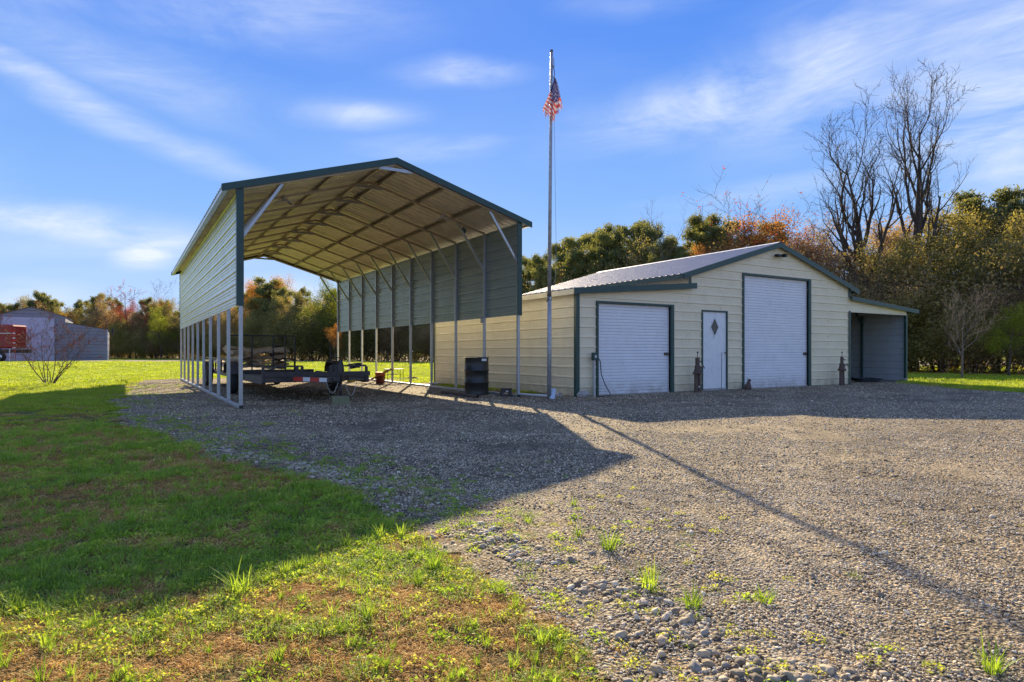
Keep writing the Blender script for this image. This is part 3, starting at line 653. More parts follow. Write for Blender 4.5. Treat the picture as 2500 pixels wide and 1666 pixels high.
# ---------------------------------------------------------------- shed
shed = empty('tan_shed', SO, SA, 'tan ribbed metal shed with two white roll-up doors, green trim and lean-tos', 'shed')
AP, AZ, SL = 7.15, 4.10, .29
WB0, WB1, WR = 3.6, 10.7, 14.1; DP = 7.5
lz = lambda s: 2.445+.083*s
rz_ = lambda s: 2.74-.0714*(s-10.7)
mz = lambda s: AZ-SL*abs(s-AP)
HOLES = [(.561, 3.03, 2.19), (4.05, 5.03, 2.10), (5.64, 8.68, 3.16)]
def intervals(z):
    iv = []
    a = max(0, (z-(2.445-.035))/.083)
    if a < WB0: iv.append((a, WB0))
    d = (AZ-.03-z)/SL
    if d > 0: iv.append((max(WB0, AP-d), min(WB1, AP+d)))
    if z > 2.262:
        b = 10.7+(2.74-.03-z)/.0714
        if b > 10.7: iv.append((WB1, min(WR, b)))
    for h0, h1, ht in HOLES:
        if z < ht:
            nv = []
            for p, q in iv:
                if h1 <= p or h0 >= q: nv.append((p, q)); continue
                if p < h0: nv.append((p, h0))
                if q > h1: nv.append((h1, q))
            iv = nv
    return [(p, q) for p, q in iv if q-p > .004]
crit = [2.19, 2.10, 3.16, 2.262]
k = 0; zz = 0.02
while zz < AZ:
    lv = [(zz+dz, o) for dz, o in ((0, 0), (.168, 0), (.180, .017), (.206, .017), (.218, 0), (RB, 0))]
    bs_ = {}
    full = [(h0+h1)/2 for h0, h1, ht in HOLES if ht > zz+RB-.004]
    for i in range(len(lv)-1):
        (z0, o0), (z1, o1) = lv[i], lv[i+1]; zs = [z0]+sorted(c for c in crit if z0+.002 < c < z1-.002)+[z1]
        # finer steps where the slopes cut
        fine = []
        for p, q in zip(zs[:-1], zs[1:]):
            m_ = max(1, int((q-p)/.02)) if q > 2.38 else 1
            fine += [p+(q-p)*j/m_ for j in range(m_)]
        fine.append(z1)
        for p, q in zip(fine[:-1], fine[1:]):
            op = o0+(o1-o0)*(p-z0)/(z1-z0); oq = o0+(o1-o0)*(q-z0)/(z1-z0)
            for s0, s1 in intervals((p+q)/2):
                b = bs_.setdefault(sum(c < (s0+s1)/2 for c in full), MB())
                b.add([(s0, -op, p), (s1, -op, p), (s1, -oq, q), (s0, -oq, q)], [(0, 1, 2, 3)])
    for b in bs_.values(): b.build('siding_panel', M['tan'], shed)
    zz += RB; k += 1
# side and back walls (simple ribbed courses)
def side_wall(x, sg, ztop, y0=0., y1=DP, mat='tan', nm='siding_panel', zb=.02):
    z = zb
    while z < ztop-.01:
        b = MB(); lv = [(z+dz, o) for dz, o in ((0, 0), (.168, 0), (.180, .017), (.206, .017), (.218, 0), (RB, 0)) if z+dz < ztop]+([(ztop, 0)] if z+RB > ztop else [])
        vs = [(x+sg*o, y, zc) for y in (y0, y1) for zc, o in lv]; n = len(lv); b.add(vs, [(i, i+1, n+i+1, n+i) for i in range(n-1)]); b.build(nm, M[mat], shed); z += RB
side_wall(0, -1, lz(0)-.035); side_wall(WB0, -1, mz(WB0)-.03, zb=lz(WB0)); side_wall(WB1, 1, mz(WB1)-.03); side_wall(WR, 1, rz_(WR)-.03, mat='back'); side_wall(WR+.004, 1, rz_(WR)-.03)
b = MB(); b.add([(0, DP, 0), (WB0, DP, 0), (WB0, DP, lz(WB0)-.03), (0, DP, lz(0)-.03)], [(0, 1, 2, 3)]); b.add([(WB0, DP, 0), (WB1, DP, 0), (WB1, DP, mz(WB1)-.03), (AP, DP, AZ-.03), (WB0, DP, mz(WB0)-.03)], [(0, 1, 2, 3, 4)])
b.add([(WB1, DP, 0), (WR, DP, 0), (WR, DP, rz_(WR)-.03), (WB1, DP, rz_(WB1)-.03)], [(0, 1, 2, 3)]); b.build('back_wall', M['tan'], shed)
MB().box(.02, .02, -.03, WB1-.02, DP-.02, .03).build('slab', M['stone'], shed)
# roofs
roof_sheets(shed, WB0-.01, lz(WB0), -.13, lz(-.13), -.10, DP+.1, M['roof'])
roof_sheets(shed, AP, AZ, AP-3.85, AZ-SL*3.85, -.10, DP+.35, M['roof'])
roof_sheets(shed, AP+.001, AZ, AP+3.92, AZ-SL*3.92, -.10, DP+.35, M['roof'])
roof_sheets(shed, WB1+.01, rz_(WB1), 14.68, rz_(14.68), -.10, DP+.1, M['roof'])
b = MB(); b.add([(AP-.16, -.11, mz(AP-.16)+.022), (AP, -.11, AZ+.03), (AP+.16, -.11, mz(AP+.16)+.022), (AP-.16, DP+.37, mz(AP-.16)+.022), (AP, DP+.37, AZ+.03), (AP+.16, DP+.37, mz(AP+.16)+.022)], [(0, 1, 4, 3), (1, 2, 5, 4)]); b.build('ridge_cap', M['white'], shed)
def fascia(sa, za, sb, zb, h=.13, y=-.125, th=.022):
    b = MB(); b.add([(sa, y, za-h), (sb, y, zb-h), (sb, y, zb+.012), (sa, y, za+.012), (sa, y+th, za-h), (sb, y+th, zb-h), (sb, y+th, zb+.012), (sa, y+th, za+.012)],
        [(0, 1, 2, 3), (7, 6, 5, 4), (0, 4, 5, 1), (3, 2, 6, 7), (0, 3, 7, 4), (1, 5, 6, 2)]); return b
fascia(-.14, lz(-.14), WB0+.16, lz(WB0+.16)).build('gable_trim', M['green'], shed)
for s1 in (AP-3.85, AP+3.92): fascia(s1, AZ-SL*abs(s1-AP), AP, AZ, .135).build('gable_trim', M['green'], shed)
fascia(WB1-.04, rz_(WB1-.04), 14.69, rz_(14.69), .12).build('gable_trim', M['green'], shed)
MB().box(-.15, -.10, lz(-.14)-.13, -.135, DP+.1, lz(-.14)-.012).build('eave_trim', M['tan'], shed)
MB().box(AP-3.87, -.10, AZ-SL*3.86-.12, AP-3.855, DP+.3, AZ-SL*3.86-.012).build('eave_trim', M['green'], shed)
MB().box(AP+3.925, -.10, AZ-SL*3.92-.10, AP+3.94, DP+.3, AZ-SL*3.92-.012).build('eave_trim', M['green'], shed)
MB().box(14.69, -.10, rz_(14.68)-.10, 14.70, DP+.1, rz_(14.68)-.012).build('eave_trim', M['green'], shed)
for (a, b_, z0, z1) in ((-.026, .07, .0, lz(0)-.06), (WB0-.03, WB0+.05, lz(WB0)+.012, mz(WB0)-.04), (WB1-.05, WB1+.04, 0, 2.30), (WB1-.06, WB1+.02, 2.72, mz(WB1)-.04)):
    MB().box(a, -.034, z0, b_, -.0185, z1).build('corner_trim', M['green'], shed)
MB().box(-.026, -.018, 0, -.019, .06, lz(0)-.06).build('corner_trim', M['green'], shed)
MB().box(-.03, DP-.05, 0, -.019, DP+.02, lz(0)-.06).build('corner_trim', M['green'], shed)
MB().box(WR-.07, -.03, 0.0, WR+.02, .05, 2.258).build('corner_post', M['green'], shed, bevel=.004)
MB().box(WR-.075, -.04, -.02, WR+.03, .06, .13).build('post_footing', M['stone'], shed, bevel=.01)
# screws on the siding
scw = MB()
for sx_ in (1.2, 3.35, 3.6, 4.78, 6.9, 7.2, 9.55, 9.6, 3.85, 10.6, 2.0):
    z = .12
    while z < mz(sx_)-.1:
        if any(p <= sx_ <= q for p, q in intervals(z)): scw.lathe((sx_, 0, z), [(.009, .0), (.009, -.006)], 6, 'y')
        z += RB
for ty in (1.45, 2.95, 4.45, 6.0):
    for j in range(10): scw.lathe((0, ty, .12+j*RB), [(.009, -.006), (.009, 0)], 6, 'x')
tag(scw.build('screws', M['hat'], shed), kind='stuff')
# roll-up doors
def roll_door(s0, s1, h, n, lb):
    fr = MB().box(s0, -.04, 0, s0+.055, .0, h).box(s1-.10, -.045, 0, s1, .0, h).box(s0+.055, -.036, h-.05, s1-.10, .0, h-.0)
    d = fr.build('roll_up_door', M['green'], shed); d['label'] = lb
    a, b_ = s0+.056, s1-.101; top = h-.06; dz = top/n
    for i in range(n):
        z = i*dz+.012; q = MB(); yb = .055
        pr = [(z, yb), (z+dz*.18, yb-.014), (z+dz*.82, yb-.014), (z+dz*.99, yb)]
        m_ = len(pr); q.add([(x, y, zc) for x in (a, b_) for zc, y in pr], [(j, m_+j, m_+j+1, j+1) for j in range(m_-1)]); q.build('slat', M['door'], d)
    MB().box(a, .045, -.0, b_, .07, .014).build('bottom_seal', M['blackp'], d)
    MB().box(b_-.17, .015, .93, b_-.02, .04, 1.0).box(b_-.12, .0, .945, b_-.06, .015, .985).build('latch', M['rust'], d)
roll_door(*HOLES[0][:2], HOLES[0][2], 29, 'lower roll-up door at the left'); roll_door(*HOLES[2][:2], HOLES[2][2], 41, 'tall roll-up door under the gable')
# inner dark backing so nothing shows through
h0, h1, ht = HOLES[1]
wd = MB().box(h0, -.032, 0, h0+.035, .0, ht).box(h1-.04, -.032, 0, h1, .0, ht).box(h0+.035, -.03, ht-.04, h1-.04, .0, ht).build('door_frame', M['green'], shed)
dl = MB().box(h0+.036, .0, .06, h1-.041, .035, ht-.041).build('door', M['wdoor'], shed, bevel=.004)
cx = (h0+h1)/2; zc = 1.665
b = MB(); dm = lambda a, c, y: [(cx-a, y, zc), (cx, y, zc-c), (cx+a, y, zc), (cx, y, zc+c)]
b.add(dm(.185, .29, -.012)+dm(.145, .23, -.012)+dm(.185, .29, .0), [(0, 1, 5, 4), (1, 2, 6, 5), (2, 3, 7, 6), (3, 0, 4, 7), (0, 8, 9, 1), (1, 9, 10, 2), (2, 10, 11, 3), (3, 11, 8, 0)]); b.build('window_frame', M['white'], dl)
MB().add(dm(.147, .232, -.006), [(0, 1, 2, 3)]).build('pane', M['glass'], dl)
MB().tube([(h1-.09, .0, 1.0), (h1-.09, -.05, 1.0)], .012, 8).lathe((h1-.09, -.05, 1.0), [(.012, 0), (.03, -.012), (.03, -.03), (.01, -.045)], 12, 'y').build('door_knob', M['rust'], dl, smooth=True)
MB().box(h0+.036, -.02, .0, h1-.041, .02, .058).build('threshold', M['stone'], shed)
# floodlight under the peak
fl = MB().box(AP-.16, -.10, 3.72, AP+.22, -.03, 3.77).box(AP-.2, -.19, 3.68, AP-.08, -.08, 3.75).box(AP+.10, -.19, 3.70, AP+.2, -.08, 3.79).build('floodlight', M['black'], shed, bevel=.006)
# lean-to inside: posts, brace, header, orange crate, rubbish
for t in (1.5, 3.0, 4.5, 6.0):
    MB().box(WR-.09, t-.03, 0, WR-.03, t+.03, 2.3).build('post', M['green'], shed); MB().beam((WR-.06, t-.04, 1.95), (WR-.55, t-.04, 2.46), .05, .05, (0, 1, 0)).build('knee_brace', M['green'], shed)
    MB().beam((WB1+.02, t, rz_(WB1)-.06), (WR, t, rz_(WR)-.06), .05, .05).build('rafter', M['green'], shed)
MB().box(WB1+.04, .0, 2.262, WR-.02, .03, 2.30).build('header', M['green'], shed)
MB().box(WR-.06, 0.1, -.01, WR-.0, DP, .05).build('base_rail', M['galv'], shed)
Sp = lambda s, t, z=0: (SO.x+s*cos(SA)-t*sin(SA), SO.y+s*sin(SA)+t*cos(SA), z)
e = empty('orange_board', Sp(13.5, 2.2, 2.0), SA, 'faded orange board stored up under the right lean-to roof', 'board')
MB().box(-.4, 0, 0, .45, .8, .21).build('board', M['orange'], e, bevel=.01); MB().box(-.2, -.02, .02, -.17, -.002, .19).build('strap', M['blackp'], e)
e = empty('coiled_pipe', Sp(12.9, .75, 0), SA, 'loose coil of black pipe on the dirt in the right lean-to', 'pipe')
for j in range(5):
    rr = .42+.03*sin(j*2); MB().tube([(rr*1.25*cos(a*.35)+.03*j, rr*sin(a*.35), .025+.02*j+.01*sin(a)) for a in range(19)], .016, 6).build('pipe_loop', M['blackp'], e)
MB().box(-.9, .5, 0, .5, .62, .10).build('black_beam', M['black'], e)
e = empty('dirt_pile', Sp(11.6, 1.2, 0), SA, 'low heap of dirt and leaves inside the right lean-to', 'dirt')
def mound(rx, ry, h, seed, mat, nm, parent=None, loc=None):
    b = MB(); n = 22
    for i in range(n+1):
        for j in range(n+1):
            x = (i/n*2-1); y = (j/n*2-1); r = sqrt(x*x+y*y); b.v.append((x*rx, y*ry, h*max(0, 1-r*r)*(.6+.8*float(fbm(x*2+seed, y*2, 1.7, seed)))-.02))
    for i in range(n):
        for j in range(n): b.f.append((i*(n+1)+j, (i+1)*(n+1)+j, (i+1)*(n+1)+j+1, i*(n+1)+j+1)); b.mi.append(0)
    return b.build(nm, mat, parent, True, 0, loc)
mound(.8, .9, .22, 3, M['dirt'], 'heap', e); mound(.7, .5, .16, 5, M['dirt'], 'heap', e, (2.0, .7, 0))

# ---------------------------------------------------------------- flagpole and flag
FX, FY = .80, 13.8
fp = empty('flagpole', (FX, FY, 0), 0, 'weathered grey steel flagpole standing at the left corner of the shed', 'flagpole')
MB().tube([(0, 0, 0), (.0, 0, 2.15)], .048, 14).build('pole_base', M['pole'], fp, True)
MB().tube([(0, 0, 2.15), (.02, 0, 4.6), (.05, 0, 7.45)], [.040, .037, .03], 14).build('pole_shaft', M['pole'], fp, True)
MB().lathe((0, 0, 2.12), [(.05, 0), (.055, .01), (.055, .06), (.05, .07)], 14).build('collar', M['galv'], fp, True)
MB().lathe((.05, 0, 7.45), [(.03, 0), (.036, .01), (.03, .04), (.012, .05)], 14).build('pole_cap', M['rust'], fp, True)
MB().tube([(.075, -.03, 7.15), (.11, -.05, 7.0), (.10, -.05, 6.86), (.075, -.04, 6.9)], .009, 6).tube([(.09, -.04, 7.3), (.10, -.045, 7.1)], .008, 6).build('snap_hook', M['rust'], fp)
MB().tube([(.09, -.03, 6.9), (.12, -.02, 5.0), (.145, -.02, 3.3), (.13, -.02, 2.6), (.05, -.045, 2.3)], .004, 5).build('rope', M['pole'], fp)
MB().tube([(.05*cos(a), .05*sin(a), 2.2+.004*a) for a in range(22)], .008, 5).tube([(.03, -.05, 2.25), (-.06, -.06, 2.08)], .01, 5).build('cleat', M['rust'], fp)
# limp tattered flag: a gathered sheet, canton above, stripes fanning down
def flag():
    nu, nv = 64, 84; b = MB(); xl = lambda t: -.01-.23*min(1, (t/.72))**1.15+(.02*max(0, t-.75)/.25)
    xr = lambda t: .015+.155*min(1, t/.62)**.8
    for j in range(nv+1):
        t = j/nv
        for i in range(nu+1):
            u = i/nu; a, c = xl(t), xr(t)
            x = a+(c-a)*u+.006*sin(u*40+t*6); y = .085*sin(u*11.5+1.5*t)*(.25+.9*t)-.05; z = -t*.97+.10*t*(2*abs(u-.55))**1.5+.02*sin(u*17)*t
            b.v.append((x+.055, y, z))
    W_ = nu+1; hw = np.random.RandomState(4)
    rag = [.80+.20*vn(i*.35, 3., 1., 5)*1.0-.12*(i > nu*.62)-.04*(i < nu*.25) for i in range(nu)]
    for j in range(nv):
        for i in range(nu):
            t = (j+.5)/nv; u = (i+.5)/nu
            if t > rag[i]+.03*((i*7) % 3-1): continue
            if t > .6 and vn(i*1.0, j*.25, .55, 9) > .86: continue
            # flag coordinates: p along the fly, q across the stripes
            q = t*1.55+(u-.5)*(-.9)*t-.12; canton = t < .46+.12*(.5-abs(u-.55))-(.16 if u < .34 else 0)
            if canton:
                mi = 2; ii = (i//3); jj = (j//3)
                if (i % 6 in (1, 2) and j % 8 in (2, 3)) or (i % 6 in (4, 5) and j % 8 in (6, 7)): mi = 1
            else: mi = int(math.floor((q+ .35*u*(1-t))*13)) % 2
            k = j*W_+i; b.f.append((k, k+1, k+W_+1, k+W_)); b.mi.append(mi)
    return b
e = empty('flag', (FX+.05, FY-.05, 6.84), 0, 'faded tattered American flag hanging limp from the flagpole', 'flag')
flag().build('flag_cloth', [M['flagred'], M['flagwhite'], M['flagblue']], e, True)
MB().tube([(.06, -.04, .02), (.055, -.045, -.10)], .005, 5).build('flag_toggle', M['white'], e)

# ---------------------------------------------------------------- trailers
def wheel(parent, x, y, r=.34, w=.2):
    wh = MB(); wh.lathe((x, y, r), [(r*.62, -w*.42), (r*.86, -w*.5), (r*.97, -w*.42), (r, -w*.25), (r, w*.25), (r*.97, w*.42), (r*.86, w*.5), (r*.62, w*.42)], 28, 'x')
    o = wh.build('wheel', M['rubber'], parent, True)
    MB().lathe((x, y, r), [(r*.60, -w*.40), (r*.55, -w*.44), (r*.5, -w*.25), (r*.2, -w*.25), (r*.16, -w*.4), (r*.12, -w*.42), (r*.12, w*.42), (r*.16, w*.4), (r*.2, w*.25), (r*.5, w*.25), (r*.55, w*.44), (r*.6, w*.4)], 24, 'x').build('rim', M['rim'], o, True)
def fender(parent, x0, x1, y, zb, rr, ht):
    b = MB(); pr = []
    for a in (0, 18, 40, 62, 90, 118, 140, 162, 180):
        pr.append((y-rr*cos(radians(a)), zb+ht*min(1, sin(radians(a))*1.35)))
    for p, q in zip(pr[:-1], pr[1:]):
        b.add([(x0, p[0], p[1]), (x1, p[0], p[1]), (x1, q[0], q[1]), (x0, q[0], q[1])], [(0, 1, 2, 3)])
    for xx in (x0, x1):
        b.add([(xx, p[0], p[1]) for p in pr]+[(xx, p[0]*.96+y*.04, zb+(p[1]-zb)*.86) for p in pr], [(i, i+1, 9+i+1, 9+i) for i in range(8)])
    o = b.build('fender', M['trailer'], parent); m_ = o.modifiers.new('s', 'SOLIDIFY'); m_.thickness = .004
T1 = empty('flatbed_trailer', C(1.67, 0, 0), CA, 'grey flatbed trailer with red and white reflective tape and its jack on a block', 'trailer')
HW = 1.06
for sg in (-1, 1):
    MB().box(sg*HW-.04, 1.3, .36, sg*HW+.04, 5.6, .50).build('side_rail', M['trailer'], T1, bevel=.004)
    MB().beam((sg*.62, 1.3, .47), (sg*.05, .18, .47), .07, .11).build('tongue_beam', M['trailer'], T1)
    wheel(T1, sg*1.21, 4.5); fender(T1, sg*1.10 if sg > 0 else -1.36, 1.36 if sg > 0 else -1.10, 4.5, .5, .46, .28)
    b = MB()
    x = sg*(HW-.42)
    b.box(min(sg*HW, sg*(HW-.78)), 1.34, .70, max(sg*HW, sg*(HW-.78)), 1.38, .735)
    for q in (0., .66, .76): b.box(sg*(HW-q)-.025, 1.33, .585, sg*(HW-q)+.025, 1.385, .70)
    b.build('stake_rail', M['trailer'], T1)
MB().box(-HW-.04, 1.22, .505, HW+.04, 1.30, .60).build('front_beam', M['trailer'], T1, bevel=.004)
MB().box(-HW-.04, 1.235, .395, HW*.36, 1.30, .503).build('lower_beam', M['trailer'], T1, bevel=.004)
MB().box(-HW+.1, 5.5, .42, HW-.1, 5.6, .55).build('rear_beam', M['trailer'], T1)
for f0, f1, mt in ((.20, .43, 'red'), (.43, .59, 'white'), (.59, .80, 'red'), (.80, .97, 'white')):
    A_ = Vector((-.62, 1.3, .47)); D_ = Vector((.57, -1.12, 0)); N_ = Vector((-.891, -.4535, 0)); p, q = A_+D_*f0+N_*.0365, A_+D_*f1+N_*.0365
    MB().add([p+Vector((0, 0, -.04)), q+Vector((0, 0, -.04)), q+Vector((0, 0, .04)), p+Vector((0, 0, .04)), p+N_*.002+Vector((0, 0, -.04)), q+N_*.002+Vector((0, 0, -.04)), q+N_*.002+Vector((0, 0, .04)), p+N_*.002+Vector((0, 0, .04))],
             [(0, 1, 2, 3), (7, 6, 5, 4), (0, 4, 5, 1), (2, 6, 7, 3), (1, 5, 6, 2), (0, 3, 7, 4)]).build('reflective_tape', M[mt], T1)
for i in range(12):
    x = -HW+.05+i*.168; MB().box(x, 1.31, .405, x+.155, 5.55, .432+.004*(i % 3)).build('deck_board', M['deck'], T1)
MB().box(-.09, -.02, .43, .09, .26, .53).box(-.05, -.14, .46, .05, -.02, .54).build('coupler', M['trailer'], T1, bevel=.008)
j = MB().tube([(.12, .06, .19), (.12, .06, .40)], .024, 10).tube([(.12, .06, .40), (.12, .06, .86)], .034, 10).build('jack', M['trailer'], T1, True)
MB().tube([(.12, .06, .84), (.12, .06, .90), (.02, .02, .90), (.02, .02, .96)], .011, 6).build('crank', M['black'], j); MB().box(.03, .0, .165, .21, .12, .19).build('foot', M['trailer'], j)
# safety chain: separate links hanging in two loops
for (x0, x1, dpt) in ((-.16, .06, .2), (.2, .42, .26)):
    pts_ = [(x0+(x1-x0)*t/12, .0, .43-dpt*4*(t/12)*(1-t/12)) for t in range(13)]; b = MB()
    for k_ in range(12):
        p, q = Vector(pts_[k_]), Vector(pts_[k_+1]); d = (q-p); sd_ = Vector((0, .010, 0)) if k_ % 2 else Vector((.010, 0, 0)); b.tube([p+sd_, q+sd_], .0035, 5, False).tube([p-sd_, q-sd_], .0035, 5, False)
    b.build('safety_chain', M['rim'], T1)
b = MB()
for k_ in range(6):
    r = random.Random(k_); b.tube([(.85+.10*cos(a*.7+k_)*(1+.1*k_), 1.5+.1*sin(a*.7+k_), .64+.04*k_*.4+.015*sin(a+k_)) for a in range(10)], .012, 6)
tag(b.build('strap_coil', M['blackp']), 'tangle of black straps lying on the front of the flatbed trailer', 'straps'); o = bpy.data.objects['strap_coil']; o.location = C(1.67, 0, .03); o.rotation_euler = (0, 0, CA)
o = MB().box(-.155, -.10, 0, .155, .10, .165).build('support_block', M['block'], None, bevel=.008); o.location = C(1.79, .06, 0); o.rotation_euler = (0, 0, CA-.15); tag(o, 'greenish concrete block under the trailer jack', 'block')
T2 = empty('landscape_trailer', C(1.40, 6.0, 0), CA, 'black landscape trailer with tall mesh ramp gate and a load of boards', 'trailer')
hw = .86
for sg in (-1, 1):
    MB().box(sg*hw-.03, 0, .38, sg*hw+.03, 5.2, .48).build('side_rail', M['black'], T2); MB().box(sg*hw-.02, .1, .80, sg*hw+.02, 5.1, .84).build('top_rail', M['black'], T2)
    b = MB()
    for q in (.1, 1.3, 2.6, 3.9, 5.08): b.box(sg*hw-.02, q, .48, sg*hw+.02, q+.04, .80)
    b.build('rail_upright', M['black'], T2); wheel(T2, sg*.99, 3.2, .33, .19); fender(T2, sg*.89 if sg > 0 else -1.13, 1.13 if sg > 0 else -.89, 3.2, .48, .46, .30)
MB().box(-hw, 0, .36, hw, .06, .46).build('rear_beam', M['trailer'], T2)
for i in range(8):
    x = -hw+.04+i*.207; MB().box(x, .07, .47, x+.195, 5.1, .50).build('deck_board', M['deck'], T2)
gt_ = MB().box(-hw, -.03, 1.43, hw, .0, 1.465).box(-hw, -.03, .47, hw, .0, .50).box(-hw-.0, -.03, .5, -hw+.035, 0, 1.43).box(hw-.035, -.03, .5, hw, 0, 1.43)
gate = gt_.build('ramp_gate', M['black'], T2)
for x in (-.58, -.27, .27, .58): MB().box(x-.016, -.028, .5, x+.016, -.002, 1.43).build('gate_bar', M['black'], gate)
b = MB()
for i in range(1, 57): x = -hw+.035+i*.0288; b.box(x-.0011, -.017, .5, x+.0011, -.013, 1.43)
for i in range(1, 31): z = .5+i*.03; b.box(-hw+.03, -.0125, z-.0011, hw-.03, -.009, z+.0011)
tag(b.build('wire_mesh', M['black'], gate), kind='stuff')
for x, w_, mt in ((-.50, .06, 'red'), (-.40, .12, 'red'), (-.28, .05, 'white'), (-.16, .05, 'yellow'), (-.08, .14, 'red'), (.07, .07, 'white')):
    MB().box(x, -.012, .385, x+w_, -.0005, .445).build('marker', M[mt], T2)
# boards and split wood on the second trailer
rw = random.Random(5); wl = []
for i in range(36):
    Ln = rw.uniform(1.0, 1.75); w_ = rw.uniform(.10, .22); h_ = rw.uniform(.03, .07); b = MB(); n = 6
    for k_ in range(n+1):
        t = k_/n; ww = w_*(1-.35*abs(t-.5)*rw.random()); zz_ = .02*sin(t*4+i); yy_ = rw.uniform(-.012, .012)
        b.v += [(t*Ln, yy_-ww/2, zz_), (t*Ln, yy_+ww/2, zz_+rw.uniform(-.01, .01)), (t*Ln, yy_+ww/2*.8, zz_+h_), (t*Ln, yy_-ww/2*.8, zz_+h_)]
    for k_ in range(n):
        for q in range(4): b.f.append((k_*4+q, k_*4+(q+1) % 4, k_*4+4+(q+1) % 4, k_*4+4+q)); b.mi.append(0)
    b.f += [(3, 2, 1, 0), (n*4, n*4+1, n*4+2, n*4+3)]; b.mi += [0, 0]
    lay = i//6; o = b.build('wood_board', M['wood'], None)
    an = rw.uniform(-.5, .5)+(pi/2 if i % 4 == 0 else rw.choice([.15, .9, 2.2])); tl = rw.uniform(-.20, .20)
    hs_ = abs(cos(an))*Ln/2; s_ = 1.40+rw.uniform(-1, 1)*max(0, .84-hs_); t_ = 7.0+rw.uniform(-.4, 1.0)
    if t_-abs(sin(an))*Ln/2 < 6.12: t_ = 6.12+abs(sin(an))*Ln/2
    c_ = Vector(C(s_, t_, .56+lay*.085+rw.random()*.03+abs(sin(tl))*Ln*.35)); d_ = Vector((cos(an+CA)*cos(tl), sin(an+CA)*cos(tl), -sin(tl)))
    o.location = c_-d_*Ln/2; o.rotation_euler = (rw.uniform(-.15, .15), tl, an+CA)
    tag(o, 'rough brown board in the jumbled load on the black trailer', 'board', 'boards piled on the landscape trailer')
b = MB(); b.lathe((0, 0, 0), [(.10, -.07), (.19, -.08), (.23, -.05), (.235, .05), (.19, .08), (.10, .07)], 24, 'y'); o = b.build('spare_tyre', M['rubber'], None, True); o.location = C(2.1, 7.6, .98); o.rotation_euler = (.1, 0, CA+.3); tag(o, 'small black spare tyre resting on the board pile', 'tyre')

# ---------------------------------------------------------------- things on the ground
def at(px, py): x, y = gp(px, py); return (x, y, float(hgt(x, y)))
x, y, z = at(1162, 966)
dr_ = empty('oil_drum', (x, y+.29, z), 0, 'glossy black steel drum standing by the right carport posts', 'drum')
MB().lathe((0, 0, 0), [(.275, 0), (.29, .01), (.283, .03), (.283, .27), (.297, .285), (.297, .30), (.283, .315), (.283, .56), (.297, .575), (.297, .59), (.283, .605), (.283, .855), (.292, .87), (.292, .885), (.27, .885), (.268, .872)], 40).build('drum_body', P('gloss_black_drum', (.026, .028, .024), .36, 0, .1, 3), dr_, True)
b = MB()
for k_ in range(6):
    a0 = radians(-62+k_*5.); a1 = radians(-62+(k_+1)*5.); R_ = .2845; b.add([(R_*cos(a0), R_*sin(a0), .80), (R_*cos(a1), R_*sin(a1), .80), (R_*cos(a1), R_*sin(a1), .855), (R_*cos(a0), R_*sin(a0), .855)], [(0, 1, 2, 3)])
b.build('paper_label', M['white'], dr_)
x, y, z = at(1236, 969)
e = empty('step_stool', (x, y, z), .2, 'small black plastic step stool beside the front right carport post', 'stool')
b = MB(); b.box(-.115, -.09, .17, .115, .09, .195); b.build('stool_top', M['blackp'], e, bevel=.006)
for sx_ in (-1, 1):
    MB().add([(sx_*.11, -.085, .17), (sx_*.07, -.085, .17), (sx_*.085, -.11, 0), (sx_*.13, -.11, 0), (sx_*.11, .085, .17), (sx_*.07, .085, .17), (sx_*.085, .11, 0), (sx_*.13, .11, 0)], [(0, 1, 2, 3), (7, 6, 5, 4), (0, 3, 7, 4), (1, 5, 6, 2), (3, 2, 6, 7)]).build('stool_leg', M['blackp'], e)
MB().box(-.085, -.098, .10, .085, -.088, .17).build('stool_apron', M['blackp'], e); MB().box(-.03, -.0995, .12, .03, -.0985, .14).build('pale_mark', M['white'], e)
def pipe(name, a, b_, r, mat, lb, cat, hollow=True, grp=None):
    a = Vector(a); b_ = Vector(b_); o = bpy.data.objects.new(name, None)
    q = MB().tube([a-a, (b_-a)*.5+Vector((0, 0, -.002)), b_-a], r, 16, not hollow)
    if hollow: q.tube([(0, 0, 0), (b_-a)], r*.86, 16, False)
    o = q.build(name, M[mat], None, True, 0, tuple(a)); return tag(o, lb, cat, grp)
p1, p2 = at(1268, 955), at(1336, 962)
pipe('plastic_pipe', (p1[0]-.1, p1[1]+.5, p1[2]+.06), (p2[0]+.1, p2[1]+.22, p2[2]+.06), .06, 'white', 'thick white plastic pipe lying along the shed wall behind the flagpole', 'pipe')
p1, p2 = at(1262, 967), at(1334, 972)
pipe('plastic_pipe', (p1[0], p1[1]+.25, p1[2]+.03), (p2[0]+.1, p2[1]+.18, p2[2]+.03), .025, 'white', 'thin white plastic pipe lying on the gravel in front of the thick one', 'pipe')
p1, p2 = at(1078, 962), at(1166, 974)
pipe('rusty_pipe', (p1[0], p1[1]+.1, p1[2]+.035), (p2[0], p2[1]+.1, p2[2]+.04), .036, 'rust', 'rusty brown pipe lying on the gravel in front of the black drum', 'pipe')
p1, p2 = at(1048, 938), at(1070, 938)
pipe('short_pipe', (p1[0], p1[1], p1[2]+.03), (p2[0], p2[1], p2[2]+.03), .03, 'white', 'short pale pipe lying at the far corner of the shed', 'pipe')
x, y, z = at(1360, 968); e = MB().lathe((0, 0, 0), [(.06, 0), (.075, .01), (.075, .11), (.06, .125), (.045, .13), (.045, .10), (.0, .10)], 18).build('metal_can', M['rim'], None, True, 0, (x, y, z)); tag(e, 'grey metal can lying at the shed corner right of the flagpole', 'can'); e.rotation_euler = (1.3, .4, .5)
